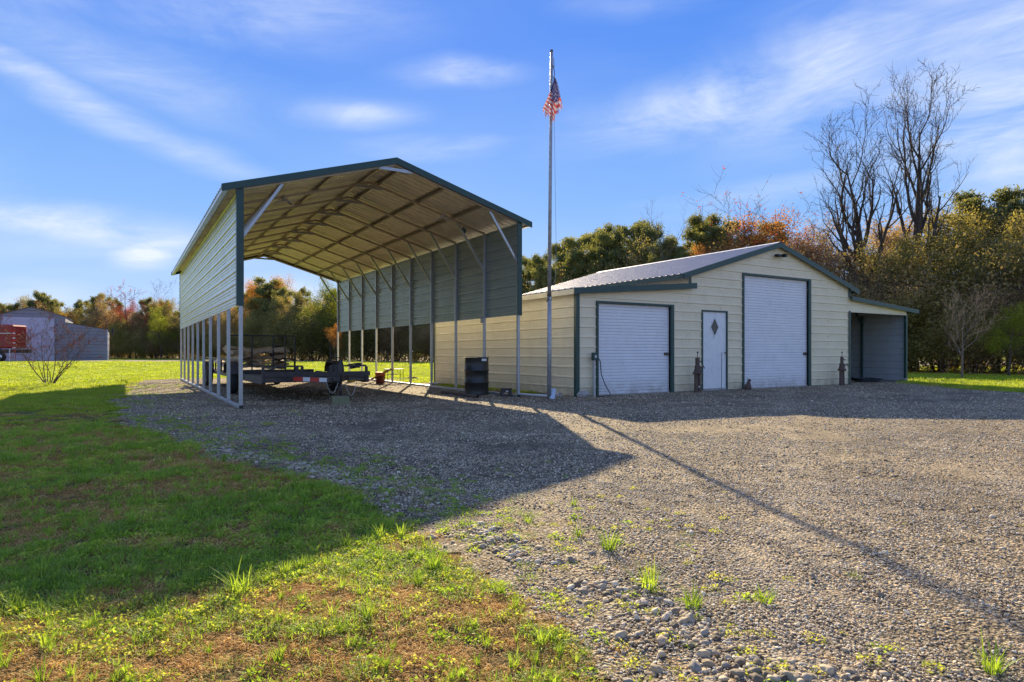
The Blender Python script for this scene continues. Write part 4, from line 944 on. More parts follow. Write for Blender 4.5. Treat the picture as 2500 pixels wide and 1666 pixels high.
x, y, z = at(1347, 975); o = MB().box(-.06, -.02, 0, .06, .02, .24).build('painted_block', P('pale_blue_paint', (.46, .55, .68), .6, 0, .1, 8, (.3, .33, .36), .4), None, bevel=.006); o.location = (x, y, z); o.rotation_euler = (-.35, .28, .25); tag(o, 'pale blue painted block leaning against the foot of the flagpole', 'block')
x, y, z = at(1425, 971)
def lumpy(seed, sx_, sy_, sz_):
    me = pebble(seed, 3); me = me.copy(); me.materials.clear(); me.materials.append(M['stone']); return me
o = link('rock', lumpy(91, 1, 1, 1), None, 0, (x, y+.12, z+.06)); o.scale = (.15, .12, .14); tag(o, 'rough grey rock at the left corner of the shed', 'rock')
# outlet pedestal with hose
e = empty('outlet_post', Sp(.43, -.10, 0), SA, 'slim grey post with a green electric outlet box beside the low roll-up door', 'outlet')
MB().box(-.03, -.02, 0, .03, .02, .84).build('post', M['galv'], e); MB().box(-.065, -.06, .82, .065, .02, 1.0).build('outlet_box', M['green'], e, bevel=.008); MB().box(-.02, -.064, .88, .02, -.0605, .94).build('socket', M['white'], e)
hs = [(.50, -.14, .90), (.56, -.16, .80), (.60, -.15, .5), (.68, -.2, .25), (.78, -.24, .08), (.74, -.3, .015), (.60, -.3, .015), (.45, -.28, .015), (.32, -.30, .02)]
o = MB().tube([Vector(Sp(*p))-Vector(SO) for p in hs], .011, 7).build('hose', M['blackp'], None, True, 0, tuple(SO)); tag(o, 'thin black hose looping down from the outlet box by the low door', 'hose')
# two rusty hand pump ornaments
def pump(s, lb, k=1.):
    e = empty('hand_pump', Sp(s, -.28, 0), SA, lb, 'ornament', 'rusty wooden hand pump ornaments by the doors')
    for sg in (-1, 1): MB().tube([(sg*.055, 0, 0), (sg*.057, .0, .2), (sg*.052, .005, .47)], [.052, .046, .045], 10).build('stake', M['rust'], e, bevel=.004)
    MB().box(-.03, .01, 0, .03, .045, .45).build('slot_back', M['black'], e)
    MB().lathe((0, 0, .45), [(.10, 0), (.122, .015), (.122, .05), (.09, .07)], 14).build('collar', M['rust'], e, True)
    MB().lathe((0, 0, .50), [(.085, 0), (.09, .05), (.07, .10), (.08, .15), (.05, .19)], 14).build('pump_barrel', M['rust'], e, True)
    MB().tube([(.03, -.07, .60), (.08, -.12, .66), (.10, -.13, .60)], .018, 8).build('spout', M['rust'], e, True)
    MB().box(-.05*k, -.035, .67, .04*k, .035, .87).build('pump_block', M['rust'], e, bevel=.008)
    MB().tube([(.03, -.02, .80), (.08, -.04, .76), (.10, -.05, .80)], .012, 6).build('handle', M['black'], e, True)
    MB().tube([(0, 0, .87), (.0, 0, 1.0)], .008, 6).lathe((0, 0, .99), [(.02, 0), (.024, .005), (.024, .03), (.01, .034)], 10).build('rod_cap', M['black'], e)
    if k > 1: MB().lathe((0, -.05, .14), [(.005, -.025), (.024, 0), (.005, .025)], 10).build('pale_knob', M['white'], e, True)
pump(3.60, 'rusty brown hand pump ornament left of the narrow walk door', 1.05); pump(9.85, 'rusty brown hand pump ornament right of the tall roll-up door', .8)
# small sitting animal figurine
e = empty('animal_figurine', Sp(5.60, -.22, 0), SA, 'small dark brown sitting animal figurine at the left foot of the tall roll-up door', 'figurine')
MB().tube([(-.02, 0, .0), (-.015, 0, .06), (.0, -.005, .13), (.02, -.01, .20), (.035, -.015, .23)], [.07, .078, .066, .045, .03], 12).build('body', M['rust'], e, True)
MB().tube([(.0, -.01, .235), (.04, -.015, .255), (.085, -.02, .25), (.105, -.02, .245)], [.028, .042, .024, .012], 10).build('head', M['rust'], e, True)
for sg in (-1, 1): MB().tube([(.02, sg*.022, .275), (.01, sg*.03, .305)], [.014, .004], 6).build('ear', M['rust'], e); MB().tube([(.05, sg*.03, .16), (.07, sg*.032, .08), (.085, sg*.035, .0)], [.022, .016, .02], 8).build('foreleg', M['rust'], e, True)
MB().tube([(-.07, 0, .03), (-.12, .01, .04), (-.13, .015, .10), (-.10, .01, .15)], [.022, .02, .016, .008], 8).build('tail', M['rust'], e, True)
o = MB().tube([(0, 0, 0), (.135*.85, .18, 1.0)], .007, 6).build('thin_rod', M['black'], None, False, 0, Sp(4.55, -.22, 0)); o.rotation_euler = (0, 0, .2); tag(o, 'thin dark rod leaning against the narrow walk door', 'rod')
# bucket, cardboard, wire stand, yellow jug
x, y, z = at(928, 937)
e = empty('bucket', (x, y, z), 0, 'orange and dark red plastic bucket under the carport by the far right posts', 'bucket')
MB().lathe((0, 0, 0), [(.125, 0), (.13, .01), (.15, .34), (.158, .345), (.158, .36), (.145, .36), (.12, .02)], 22).build('bucket_body', P('dark_red_label', (.16, .03, .02), .5, 0, .3, 14, (.35, .2, .08), .5), e, True); MB().lathe((0, 0, .25), [(.149, 0), (.154, .005), (.16, .10), (.162, .12), (.15, .12)], 22).build('rim_band', M['orange'], e, True)
b = MB(); n = 10
for i in range(n+1):
    a = i/n; b.v += [(-.62+1.1*a, -.25*sin(a*2)+.0, .02+.52*a*a*(1.15-.3*a)), (-.35+1.05*a, .22-.1*a, .04+.48*a**1.3)]
for i in range(n): b.f.append((2*i, 2*i+2, 2*i+3, 2*i+1)); b.mi.append(0)
o = b.build('cardboard_sheet', M['card'], None, True, 0, (x-.2, y-.12, z)); s_ = o.modifiers.new('s', 'SOLIDIFY'); s_.thickness = .008; tag(o, 'bent brown cardboard sheet propped over the orange bucket', 'cardboard')
x, y, z = at(962, 937); e = empty('wire_stand', (x, y, z), CA, 'low black wire plant stand just outside the far right carport posts', 'stand')
MB().box(-.3, -.15, .46, .3, .15, .475).build('stand_top', M['black'], e)
for a in (-.26, .26):
    for c_ in (-.13, .13): MB().tube([(a, c_, 0), (a, c_, .46)], .009, 6).build('leg', M['black'], e)
MB().tube([(-.26, -.13, .3), (.26, -.13, .3)], .007, 6).tube([(-.26, .13, .3), (.26, .13, .3)], .007, 6).tube([(-.08, -.13, .3), (-.08, -.13, .46)], .006, 5).tube([(.08, -.13, .3), (.08, -.13, .46)], .006, 5).build('cross_wire', M['black'], e)
x, y, z = at(858, 933); o = MB().lathe((0, 0, 0), [(.13, 0), (.15, .02), (.15, .2), (.12, .26), (.05, .29), (.04, .33)], 16).build('yellow_jug', M['yellow'], None, True, 0, (x, y, z)); tag(o, 'dull yellow plastic jug on the ground behind the flatbed trailer wheel', 'jug')
x, y, z = at(1052, 944); e = empty('marker_post', (x, y, z), 0, 'thin pale utility post with small blue and white head beside the far shed corner', 'post')
MB().tube([(0, 0, 0), (0, 0, .95)], .018, 8).build('stake', M['galv'], e); MB().box(-.03, -.03, .95, .03, .03, 1.13).build('head', M['bluec'], e, bevel=.006); MB().box(-.02, -.034, 1.05, .02, -.0305, 1.10).build('pale_mark', M['white'], e)
x, y, z = at(1006, 926); o = mound(.32, .25, .12, 8, M['dirt'], 'ant_hill', None, (x, y, z)); tag(o, 'small brown dirt mound on the grass behind the carport', 'mound')

# ---------------------------------------------------------------- far building and red truck
far = empty('grey_workshop', (-59.7, 79.9, 0), radians(31), 'large blue grey metal workshop with pale door at the far left', 'building')
HW_, LW, H_, EZ = 3.45, 7.97, 6.7, 5.6
def xw(zz): return HW_ if zz <= EZ else HW_*(H_-zz)/(H_-EZ)
def xl(zz): return LW if zz <= 4.0 else LW-(LW-HW_)*(zz-4.0)/.8 if zz < 4.8 else HW_
z = 0.
while z < H_-.1:
    b = MB(); z1 = min(z+.42, H_); zs = [z, z+.34, z+.36, z+.41, z1]; of = [0, 0, .05, .05, 0]
    fz = []; 
    for i in range(4): m_ = 3 if z > 3.6 else 1; fz += [(zs[i]+(zs[i+1]-zs[i])*j/m_, of[i]+(of[i+1]-of[i])*j/m_) for j in range(m_)]
    fz.append((z1, 0))
    for (p, op), (q, oq) in zip(fz[:-1], fz[1:]):
        X0 = max(xw(p), xl(p)) if p < 4.8 else xw(p); X1 = max(xw(q), xl(q)) if q < 4.8 else xw(q)
        if p < q: b.add([(-X0, -op, p), (X0, -op, p), (X1, -oq, q), (-X1, -oq, q)], [(0, 1, 2, 3)])
    b.build('siding_panel', M['sidinggrey'], far); z += .42
b = MB(); b.add([(-HW_-.2, -.2, EZ-.05), (0, -.2, H_+.03), (0, 14, H_+.03), (-HW_-.2, 14, EZ-.05)], [(0, 1, 2, 3)]); b.add([(HW_+.2, -.2, EZ-.05), (0, -.2, H_+.03), (0, 14, H_+.03), (HW_+.2, 14, EZ-.05)], [(3, 2, 1, 0)]); b.build('roof', M['sidinggrey'], far)
for sg in (-1, 1): b = MB(); b.add([(sg*HW_, -.1, 4.85), (sg*(LW+.15), -.1, 4.0), (sg*(LW+.15), 14, 4.0), (sg*HW_, 14, 4.85)], [(0, 1, 2, 3)]); b.build('lean_to_roof', M['sidinggrey'], far)
b = MB(); b.add([(LW, 0.01, 0), (LW, 13.9, 0), (LW, 13.9, 4), (LW, 0.01, 4)], [(0, 1, 2, 3)]); b.add([(HW_, 0.02, 4.5), (HW_, 13.9, 4.5), (HW_, 13.9, EZ), (HW_, 0.02, EZ)], [(0, 1, 2, 3)]); b.add([(-LW, 13.9, 0), (LW, 13.9, 0), (LW, 13.9, 4), (-LW, 13.9, 4)], [(0, 1, 2, 3)]); b.build('side_wall', M['sidinggrey'], far)
MB().box(-2.93, -.13, 0, 2.33, -.06, 5.37).build('wide_door', M['greydoor'], far); MB().box(LW-.05, -.10, 0, LW+.06, 0, 4.0).build('corner_trim', M['greydoor'], far)
MB().box(LW+.5, .2, 3.3, LW+.75, .5, 4.2).box(LW, .3, 3.35, LW+.5, .4, 3.4).build('wall_lamp', M['black'], far)
tk = empty('red_truck', (-54.4, 70.0, 0), radians(4), 'big red truck with white stripe parked before the grey workshop, cut by the left edge', 'truck')
MB().box(-9, 0, 1.45, 0, 2.4, 4.05).build('cab_body', M['redtruck'], tk, bevel=.18); MB().box(-9, -.02, 3.05, -.1, -.002, 3.13).build('white_stripe', M['white'], tk)
MB().box(-9, .1, .95, .55, 2.3, 1.35).build('chassis', M['black'], tk); MB().box(-9, -.03, 1.5, -1.6, -.003, 2.15).build('lower_panel', M['black'], tk)
for xw_ in (-1.3, -2.5, -6.6):
    w_ = MB().lathe((xw_, .12, .52), [(.3, -.14), (.48, -.15), (.52, -.08), (.52, .15), (.3, .16)], 22, 'y').build('wheel', M['rubber'], tk, True); MB().lathe((xw_, .0, .52), [(.28, -.01), (.26, -.05), (.1, -.03), (.08, -.08)], 16, 'y').build('rim', M['chrome'], w_, True)
MB().tube([(-4.2, -.05, 1.1), (-2.9, -.05, 1.1)], .3, 14).build('fuel_tank', M['chrome'], tk, True)
for i in range(9): MB().box(.02, .02, 1.2+i*.26, .30, .06, 1.2+i*.26+.13).build('tape_band', M['white' if i % 2 else 'red'], tk)
MB().box(.30, .03, .2, .34, .07, 3.6).build('rear_pole', M['redtruck'], tk); MB().tube([(-.2, -.1, .1), (-.2, -.1, 1.4)], .05, 8).build('mudflap_post', M['white'], tk)

# ---------------------------------------------------------------- trees
def grow(r, p, d, ln, rad, lev, P_, polys, tips):
    n = P_['seg'][lev]; pts = [p.copy()]; rr = [rad]; dd = d.normalized(); q = p.copy()
    for i in range(n):
        dd = (dd+Vector((r.gauss(0, 1), r.gauss(0, 1), r.gauss(0, 1)))*P_['wob'][lev]+Vector((0, 0, P_['up'][lev]))).normalized()
        q = q+dd*ln/n; pts.append(q.copy()); rr.append(max(rad*(1-(1-(P_['tap'] if lev else .07))*(i+1)/n), P_['rmin']*.5))
    polys.append((pts, rr, lev))
    if lev >= P_['lev']: tips.append((pts[-1].copy(), lev)); tips.append((pts[len(pts)//2].copy(), lev)); return
    k = P_['kids'][lev]; k = k if isinstance(k, int) else r.randint(*k); f0 = P_['from'][lev]; az0 = r.uniform(0, 6.28)
    for c in range(k):
        f = f0+(1-f0)*(c+r.random()*.8)/k; f = min(f, .99); x = f*n; i = min(int(x), n-1); pos = pts[i].lerp(pts[i+1], x-i)
        dr0 = (pts[i+1]-pts[i]).normalized(); a = az0+c*2.4+r.gauss(0, .35); t = P_['ang'][lev]*r.uniform(.75, 1.25)
        s1 = dr0.orthogonal().normalized(); s2 = dr0.cross(s1); nd = dr0*cos(t)+(s1*cos(a)+s2*sin(a))*sin(t)
        l2 = ln*P_['len'][lev]*r.uniform(.7, 1.15)*(1-.45*(f-f0)/(1-f0+1e-6) if lev == 0 else 1); r2 = max(rr[i]*P_['rad'][lev]*r.uniform(.8, 1.1), P_['rmin'])
        grow(r, pos, nd, l2, r2, lev+1, P_, polys, tips)
    tips.append((pts[-1].copy(), lev))
def tubes_mesh(name, polys, mat, sides=(9, 6, 4, 3, 3, 3)):
    b = MB()
    for pts, rr, lev in polys: b.tube(pts, rr, sides[min(lev, 5)], False)
    return b.mesh(name, mat, True)
def leaf_mesh(name, cen, per, spread, size, mat, seed, long=1.0, upb=0., flat=1.):
    r = np.random.RandomState(seed); c = np.repeat(np.array(cen), per, 0); n = len(c)
    d = r.normal(0, 1, (n, 3)); d /= np.linalg.norm(d, axis=1)[:, None]; d *= (r.rand(n, 1)**.45)*spread; d[:, 2] *= flat
    c = c+d; u = r.normal(0, 1, (n, 3)); u[:, 2] += upb; u /= np.linalg.norm(u, axis=1)[:, None]; v = np.cross(u, r.normal(0, 1, (n, 3))); v /= np.linalg.norm(v, axis=1)[:, None]+1e-9
    s = size*r.uniform(.6, 1.35, (n, 1)); Q = np.stack([c-u*s*long, c+v*s*.55-u*s*.1, c+u*s*long, c-v*s*.55+u*s*.1], 1)
    return quads_mesh(name, Q, mat)
PARAM = {
 'bare_tall': dict(lev=4, seg=(10, 8, 6, 5, 4), wob=(.035, .12, .16, .18, .2), up=(.06, .22, .13, .08, .05), tap=.25, rmin=.0145, kids=((11, 12), (6, 7), (4, 5), (4, 4)), **{'from': (.36, .2, .15, .1)}, ang=(.72, .55, .6, .65), len=(.46, .52, .52, .5), rad=(.62, .60, .55, .6)),
 'bare_small': dict(lev=3, seg=(7, 6, 5, 4), wob=(.08, .14, .18, .2), up=(.05, .10, .08, .05), tap=.3, rmin=.007, kids=((10, 12), (6, 8), (5, 6)), **{'from': (.25, .2, .15)}, ang=(.75, .65, .65), len=(.5, .5, .55), rad=(.5, .55, .6)),
 'broad': dict(lev=3, seg=(7, 5, 4, 3), wob=(.06, .14, .18, .2), up=(.03, .05, .04, .02), tap=.35, rmin=.015, kids=((10, 13), (5, 6), (3, 4)), **{'from': (.25, .25, .2)}, ang=(.95, .75, .7), len=(.38, .5, .5), rad=(.42, .5, .55)),
 'pine': dict(lev=2, seg=(8, 5, 3), wob=(.025, .09, .15), up=(.03, .06, .06), tap=.3, rmin=.015, kids=((22, 26), (4, 6)), **{'from': (.32, .35)}, ang=(1.15, .6), len=(.24, .45), rad=(.3, .5)),
 'brush': dict(lev=2, seg=(5, 5, 4), wob=(.12, .16, .2), up=(.06, .06, .03), tap=.3, rmin=.008, kids=((7, 9), (5, 6)), **{'from': (.1, .2)}, ang=(.7, .7), len=(.6, .5), rad=(.55, .55)),
}
PROTO = {}
def make_proto(key, par, h, tr_, seed, leafspec, bark='bark', stems=1):
    r = random.Random(seed); polys = []; tips = []
    for s in range(stems):
        a = s*6.28/max(stems, 1)+r.random(); d = Vector((0, 0, 1)) if stems == 1 else Vector((.33*cos(a), .33*sin(a), 1)); p = Vector((0, 0, -.1)) if stems == 1 else Vector((.15*cos(a), .15*sin(a), -.1))
        grow(r, p, d, h*r.uniform(.86, 1.) if stems > 1 else h, tr_, 0, PARAM[par], polys, tips)
    tm = tubes_mesh('trunk', polys, M[bark]); cm_ = None
    if leafspec:
        mat, per, spread, size, kw = leafspec; mx = PARAM[par]['lev']; cen = [t[0] for t in tips if t[1] >= mx-kw.pop('dl', 1)]
        if kw.get('keep'): kp = kw.pop('keep'); cen = [c for c in cen if r.random() < kp]
        if kw.get('zmin'): zm = kw.pop('zmin'); cen = [c for c in cen if c.z > zm*h]
        cm_ = leaf_mesh('crown', cen, per, spread, size, L[mat], seed, **kw)
    zmax = max(p.z for pl in polys for p in pl[0]); PROTO[key] = (tm, cm_, zmax)
make_proto('pine0', 'pine', 10, .15, 1, ('pine', 66, .55, .060, dict(long=2.3, upb=.6, flat=.7)))
make_proto('pine1', 'pine', 10, .15, 2, ('pine', 64, .55, .060, dict(long=2.3, upb=.6, flat=.65)))
make_proto('pine2', 'pine', 10, .15, 3, ('pine', 60, .55, .060, dict(long=2.3, upb=.6, flat=.6)))
make_proto('broad0', 'broad', 9, .14, 11, ('olive', 26, .72, .064, dict()))
make_proto('broad1', 'broad', 9, .14, 12, ('olive', 25, .78, .064, dict()))
make_proto('broad2', 'broad', 9, .13, 13, ('olive', 18, .70, .062, dict()))
make_proto('sparse0', 'broad', 9, .12, 14, ('red', 3, .25, .07, dict(keep=.5)))
make_proto('brush0', 'brush', 4.2, .035, 21, ('brown', 26, .6, .046, dict(dl=0)), 'barkr', 6)
make_proto('brush1', 'brush', 4.2, .035, 22, ('brown', 28, .65, .046, dict(dl=0)), 'barkr', 5)
make_proto('bush0', 'brush', 3.0, .03, 23, ('olive', 64, .55, .048, dict(dl=0)), 'bark', 5)
make_proto('tallbare0', 'bare_tall', 15, .50, 31, ('brown', 1, .1, .035, dict(keep=.10, dl=0)))
make_proto('tallbare1', 'bare_tall', 15, .54, 35, ('brown', 1, .1, .035, dict(keep=.05, dl=0)))
make_proto('thin0', 'bare_small', 8, .07, 41, ('red', 2, .14, .05, dict(keep=.25, dl=0)), 'bark')
make_proto('thin1', 'bare_small', 8, .07, 42, None, 'bark')
make_proto('sapling', 'bare_small', 3.5, .055, 43, None, 'barkp')
make_proto('snag', 'bare_small', 10, .17, 44, None, 'barkp')
NAMES = {'pine': 'pine_tree', 'broad': 'broadleaf_tree', 'sparse': 'broadleaf_tree', 'brush': 'brush_shrub', 'bush': 'green_bush', 'tallb': 'bare_tree', 'thin': 'bare_tree', 'sapli': 'bare_sapling', 'snag': 'dead_tree'}
def tree(key, x, y, h, label, cat='tree', group=None, leaf=None, rz=None, wide=1., lean=0.):
    tm, cm_, z0 = PROTO[key]; nm = [v for k, v in NAMES.items() if key.startswith(k)][0]; s = h/z0
    e = empty(nm, (x, y, 0), random.uniform(0, 6.28) if rz is None else rz, label, cat, group); e.scale = (s*wide*random.uniform(.9, 1.1), s*wide*random.uniform(.9, 1.1), s); e.rotation_euler.x = lean
    o = link('trunk', tm, e)
    if cm_:
        c = link('crown', cm_, e)
        if leaf: c.material_slots[0].link = 'OBJECT'; c.material_slots[0].material = L[leaf]
    return e
TLN = [(60, 14), (40, 22), (20.5, 28), (-8.6, 68), (-25, 78), (-52, 104), (-80, 118), (-140, 125)]
def tline(px):
    """distance of the wood's edge along the line of sight through picture column px"""
    k = (px-1250)/1570.
    for (xa, ya), (xb, yb) in zip(TLN[:-1], TLN[1:]):
        fa = xa-k*ya; fb = xb-k*yb
        if fa*fb <= 0: t = fa/(fa-fb); return ya+(yb-ya)*t
    return 120
def T(key, px, back, ytop, label, **kw):
    Yd = tline(px)+back; x = (px-1250)*Yd/1570; h = 1+(861-ytop)*Yd/1570; return tree(key, x, Yd, h, label, **kw)
GW = 'trees along the edge of the wood'
# singled out trees
T('tallbare0', 2118, 5, 200, 'tall bare tree rising behind the shed, the left one of the two tallest', group=GW, rz=1.2, wide=.9)
T('tallbare1', 2222, 4.5, 150, 'tallest bare dark tree behind the right lean-to roof', group=GW, rz=.7, wide=.75)
T('thin1', 2372, 3, 370, 'slender bare tree leaning right beyond the two tallest bare trees', group=GW, rz=.4, lean=.0).rotation_euler = (0, .22, 0)
T('thin0', 1822, 5, 405, 'thin tree with few red leaves above the shed ridge, left one of three', group=GW, wide=1.1)
T('thin0', 1895, 6, 455, 'thin tree with few red leaves above the shed ridge, middle one of three', group=GW, rz=2, wide=1.1)
T('thin0', 1975, 5, 500, 'thin tree with few red leaves above the shed ridge, right one of three', group=GW, rz=4, wide=1.2)
T('snag', 1632, 4, 500, 'dead grey tree standing above the pines behind the shed roof', group=GW, rz=1)
T('pine2', 2395, 8, 462, 'flat-topped dark pine at the right above the wood', group=GW, wide=1.3)
T('thin1', 352, 3, 668, 'bare forked tree above the red trees at the far left wood', group=GW, rz=1.1, wide=1.1)
T('sparse0', 318, 0, 690, 'bare tree with scattered red leaves at the far left wood', group=GW, wide=1.0)
T('sparse0', 380, 0, 730, 'low pinkish red tree left of the carport in the far wood', group=GW, leaf='red', wide=1.3)
T('broad0', 395, -6, 752, 'bright yellow green tree just left of the carport', group=GW, leaf='ygreen', wide=.9)
T('broad1', 180, -6, 768, 'golden tree behind the right end of the grey workshop', group=GW, leaf='gold', wide=1.1)
T('broad2', 808, -2, 672, 'tall yellow green tree seen through the back of the carport', group=GW, leaf='ygreen')
T('broad0', 815, -9, 790, 'orange red tree seen beside the last right carport post', group=GW, leaf='orange', wide=.8)
T('pine2', 655, 6, 680, 'dark flat-crowned pine seen through the carport', group=GW, wide=1.1)
T('broad1', 2462, -1.2, 745, 'bright yellow green leafy tree at the right edge under the wood', group=GW, leaf='ygreen', wide=1.2)
x, y = gp(2348, 926); tree('sapling', x, y, 3.7, 'pale bare sapling standing alone on the grass at the right', 'tree', rz=.6)
# the wood itself: rows along its edge
R = random.Random(99)
sil = [(-80, 740), (0, 738), (60, 735), (110, 722), (160, 765), (215, 745), (255, 735), (300, 738), (345, 740), (400, 745), (460, 745), (560, 735), (600, 712), (640, 700), (690, 702), (760, 715), (800, 700), (860, 730), (960, 710), (1100, 680), (1200, 655), (1270, 628), (1300, 632), (1350, 595), (1420, 572), (1480, 572), (1530, 538), (1580, 572), (1620, 575), (1690, 580), (1745, 540), (1800, 552), (1870, 545), (1950, 545), (2040, 555), (2130, 560), (2230, 545), (2330, 525), (2400, 505), (2500, 485), (2600, 475), (2800, 460)]
def silh(px):
    for (a, ya), (b_, yb) in zip(sil[:-1], sil[1:]):
        if a <= px <= b_: return ya+(yb-ya)*(px-a)/(b_-a)
    return 700
def kind_at(px, row):
    q = R.random()
    if px < 460: return R.choice([('pine0', None), ('pine1', None), ('broad0', None), ('broad2', 'brown'), ('broad1', 'gold' if q < .2 else 'olive'), ('broad2', 'red' if q < .35 else 'brown')])
    if px < 880: return R.choice([('broad0', None), ('broad1', 'gold' if q < .35 else 'brown'), ('broad2', 'brown'), ('broad0', 'orange' if q < .3 else 'olive'), ('pine1', None)])
    if px < 1740: return R.choice([('pine0', None), ('pine1', None), ('pine2', None), ('pine0', None), ('broad2', None)])
    if px < 1960: return R.choice([('broad0', 'orange'), ('broad1', 'gold'), ('broad2', 'brown'), ('broad1', 'orange'), ('pine2', None)])
    if px < 2260: return R.choice([('broad2', 'brown'), ('broad0', 'brown'), ('broad1', None), ('broad2', 'orange' if q < .25 else 'brown')])
    return R.choice([('broad0', None), ('broad1', None), ('broad2', 'brown'), ('pine1', None)])
LAB = {'pine': 'dark green pine', 'broad': '%s tree', 'brush': 'brown twiggy shrub at the foot of the wood', 'bush': 'leafy shrub at the foot of the wood'}
CN = {None: 'olive green', 'olive': 'olive green', 'brown': 'brown', 'gold': 'golden', 'orange': 'orange', 'red': 'red leaved', 'ygreen': 'yellow green'}
WH = [(-30, 'left of the red truck'), (40, 'above the red truck'), (110, 'above the workshop peak'), (180, 'above the workshop lean-to'), (262, 'at the right end of the workshop'), (330, 'left of the bare forked tree'),
      (440, 'just left of the carport'), (590, 'behind the left carport posts'), (660, 'behind the mesh ramp gate'), (740, 'right of the mesh ramp gate'), (820, 'behind the flatbed trailer'), (900, 'behind the far right carport posts'),
      (1060, 'left of the shed side wall'), (1262, 'behind the carport side panels'), (1345, 'left of the flagpole'), (1420, 'just right of the flagpole'), (1520, 'above the low left shed roof'), (1600, 'left of the dead tree'),
      (1700, 'right of the dead tree'), (1790, 'below the thin red tree'), (1880, 'left of the shed peak'), (1980, 'right of the shed peak'), (2080, 'above the right shed eave'), (2160, 'below the left tall bare tree'), (2250, 'below the tallest bare tree'),
      (2330, 'left of the pale sapling'), (2420, 'right of the pale sapling'), (2500, 'at the right edge'), (9999, 'past the right edge')]
def where(px): return next(t for x, t in WH if px <= x)
def wood_row(back, step, hf, px0=-120, px1=2760, jit=.07, rowname=''):
    px = px0
    while px < px1:
        Yd = tline(px)+back; st = step*1570/Yd*abs(1.0)
        key, lf_ = kind_at(px, back); yt = silh(px)+R.uniform(-22, 20); h = 1+(861-yt)*Yd/1570*hf*R.uniform(1-jit, 1+jit)
        wd_ = R.uniform(.72, .95) if key.startswith('pine') else R.uniform(.9, 1.15)
        lab = (LAB['pine'] if key.startswith('pine') else LAB['broad'] % CN[lf_])+' '+where(px)+(', front row' if back < 3 else ', back row' if back > 6 else '')
        tree(key, (px-1250)*Yd/1570+R.uniform(-.4, .4), Yd+R.uniform(-.8, .8), h, lab, 'tree', GW, lf_, None, wd_)
        px += st*R.uniform(.8, 1.2)
wood_row(2.5, 2.7, .82); wood_row(5.0, 2.4, 1.0, jit=.05); wood_row(8, 2.3, 1.0, jit=.06)
def brush_row(back, step, keys, h0, h1, lab, grp, leafs):
    px = -120
    while px < 2760:
        Yd = tline(px)+back; st = step*1570/Yd; key = R.choice(keys); lf_ = R.choice(leafs); sc_ = 1.0 if px > 1900 else 1.5 if px < 1000 else 1.2
        if key.startswith('bush') and lf_ == 'brown': lf_ = None
        tree(key, (px-1250)*Yd/1570, Yd+R.uniform(-.6, .6), R.uniform(h0, h1)*sc_, lab+' '+where(px), 'shrub', grp, lf_ if key.startswith('bush') else R.choice([None, None, 'olive', 'brown']), None, R.uniform(1., 1.3)); px += st*R.uniform(.8, 1.2)
GS = 'shrubs along the foot of the wood'
px = 455
while px < 2720:
    if px > 1000 and px < 1690: px = 1700
    Yd = tline(px)+R.uniform(.2, 2.6); h = (R.uniform(4.2, 7.8) if px > 1600 else R.uniform(6, 11)); pl_ = R.random() < .45
    e_ = tree('thin1' if R.random() < .6 else 'snag', (px-1250)*Yd/1570, Yd, h, ('pale' if pl_ else 'dark')+' thin bare tree '+where(px), 'tree', GW, None, None, R.uniform(.7, 1.0))
    tk_ = [c for c in e_.children][0]; tk_.material_slots[0].link = 'OBJECT'; tk_.material_slots[0].material = M['barkp' if pl_ else 'bark']
    px += R.uniform(1.2, 3.0)*1570/Yd*(1 if px > 1600 else 1.6)
brush_row(.6, 1.9, ['brush0', 'brush1', 'bush0'], 2.4, 3.6, 'tangled shrub at the wood edge', GS, [None, 'olive', 'brown'])
brush_row(2.0, 2.1, ['brush0', 'brush1', 'bush0', 'bush0'], 3.4, 5.0, 'tall brush inside the wood', GS, [None, 'olive', 'gold', 'brown'])
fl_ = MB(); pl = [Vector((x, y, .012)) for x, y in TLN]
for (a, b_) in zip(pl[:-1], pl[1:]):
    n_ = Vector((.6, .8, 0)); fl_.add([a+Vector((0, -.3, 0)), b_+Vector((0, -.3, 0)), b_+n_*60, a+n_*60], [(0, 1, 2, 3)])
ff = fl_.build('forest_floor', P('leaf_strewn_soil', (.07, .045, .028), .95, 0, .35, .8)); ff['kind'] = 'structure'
# deep dark interior of the wood, no single plant readable
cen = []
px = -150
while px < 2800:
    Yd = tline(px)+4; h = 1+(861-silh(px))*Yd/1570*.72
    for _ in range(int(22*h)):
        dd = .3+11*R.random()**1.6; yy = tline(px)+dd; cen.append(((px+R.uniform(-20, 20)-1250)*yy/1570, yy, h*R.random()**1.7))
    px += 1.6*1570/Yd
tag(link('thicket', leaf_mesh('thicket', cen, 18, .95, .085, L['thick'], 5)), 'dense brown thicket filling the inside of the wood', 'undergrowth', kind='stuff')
# fallen leaves along the foot of the wood on the right
cen = [((px-1250)*(tline(px)-dd)/1570, tline(px)-dd, .01) for px in range(2180, 2760, 2) for dd in (R.uniform(-1, .6), R.uniform(-1, .4), R.uniform(-1, .2))]
tag(link('leaf_litter', leaf_mesh('leaf_litter', cen, 6, .35, .05, L['dry'], 6, flat=.15)), 'rust coloured fallen leaves along the foot of the wood', 'leaves', kind='stuff')

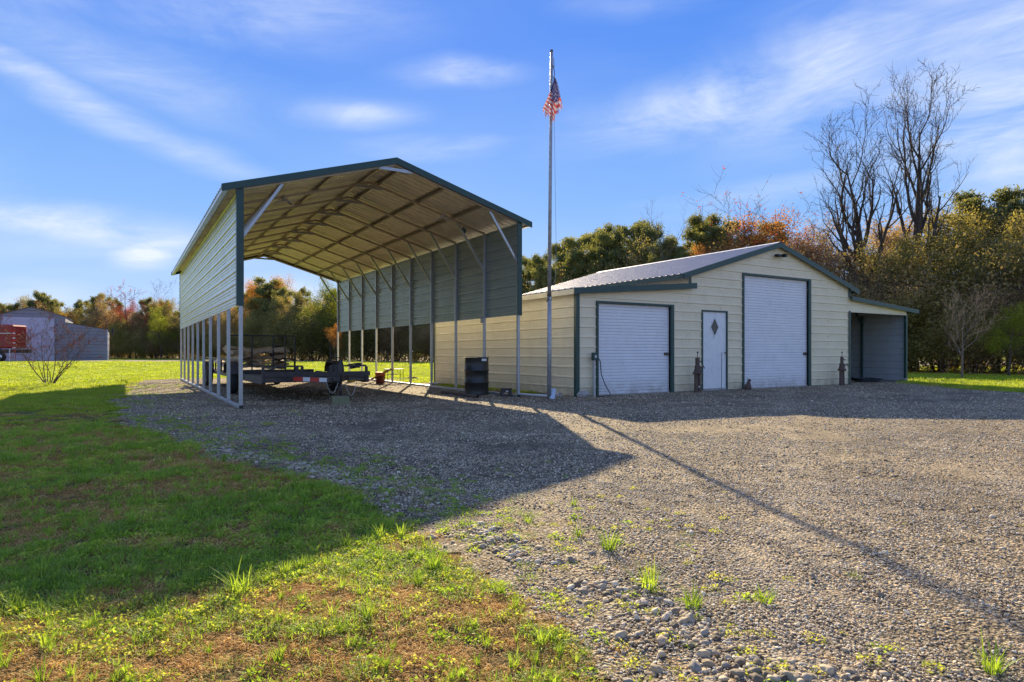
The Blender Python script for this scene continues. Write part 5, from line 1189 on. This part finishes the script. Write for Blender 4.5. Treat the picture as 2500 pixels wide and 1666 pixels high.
# crepe myrtle shrubs on the lawn at the left
def myrtle(x, y, h, seed, lb, n=9, rz=0):
    r = random.Random(seed); polys = []; tips = []
    Pm = dict(lev=3, seg=(7, 6, 4, 4), wob=(.09, .14, .18, .2), up=(.05, .06, .04, .02), tap=.35, rmin=.004, kids=((4, 6), (3, 4), (2, 3)), **{'from': (.3, .25, .3)}, ang=(.6, .65, .7), len=(.5, .5, .5), rad=(.6, .6, .7))
    for s in range(n):
        a = s*6.28/n+r.random()*.5; t = r.uniform(.25, .95); d = Vector((sin(t)*cos(a), sin(t)*sin(a), cos(t))); grow(r, Vector((.07*cos(a), .07*sin(a), -.03)), d, h*r.uniform(.65, .95), .015, 0, Pm, polys, tips)
    e = empty('crepe_myrtle', (x, y, 0), rz, lb, 'shrub', 'leafless crepe myrtle shrubs on the lawn'); link('stems', tubes_mesh('stems', polys, M['barkr'], (6, 5, 4, 4)), e)
    cen = [t[0] for t in tips if t[1] == 3 and r.random() < .22]; link('seed_heads', leaf_mesh('seed_heads', cen, 9, .065, .019, L['seed'], seed), e)
L['seed'] = leafmat('seed_heads', [(.07, .02, .018), (.15, .05, .03)], .2, .8)
x, y = gp(121, 941); myrtle(x, y, 2.35, 3, 'leafless many-stemmed shrub with dark red seed heads on the lawn, the whole one', 11, .4)
x, y = gp(-60, 936); myrtle(x, y, 2.5, 8, 'leafless many-stemmed shrub cut off by the left edge of the picture', 9, 2.)
# look-alikes that share a description are told apart by their place in the row
from collections import defaultdict
dup_ = defaultdict(list)
for o in COL.objects:
    if o.parent is None and o.get('group') in (GW, GS): dup_[o['label']].append(o)
OR = ['leftmost', 'second from left', 'third from left', 'fourth from left', 'fifth from left', 'sixth from left', 'seventh from left', 'eighth from left', 'ninth from left']
for lb, os_ in dup_.items():
    if len(os_) < 2: continue
    os_.sort(key=lambda o: o.location.x/o.location.y)
    for i, o in enumerate(os_):
        w = ('left one of two', 'right one of two')[i] if len(os_) == 2 else 'rightmost' if i == len(os_)-1 else OR[min(i, 8)]
        o['label'] = lb+', '+w
print('objects', len(bpy.data.objects))
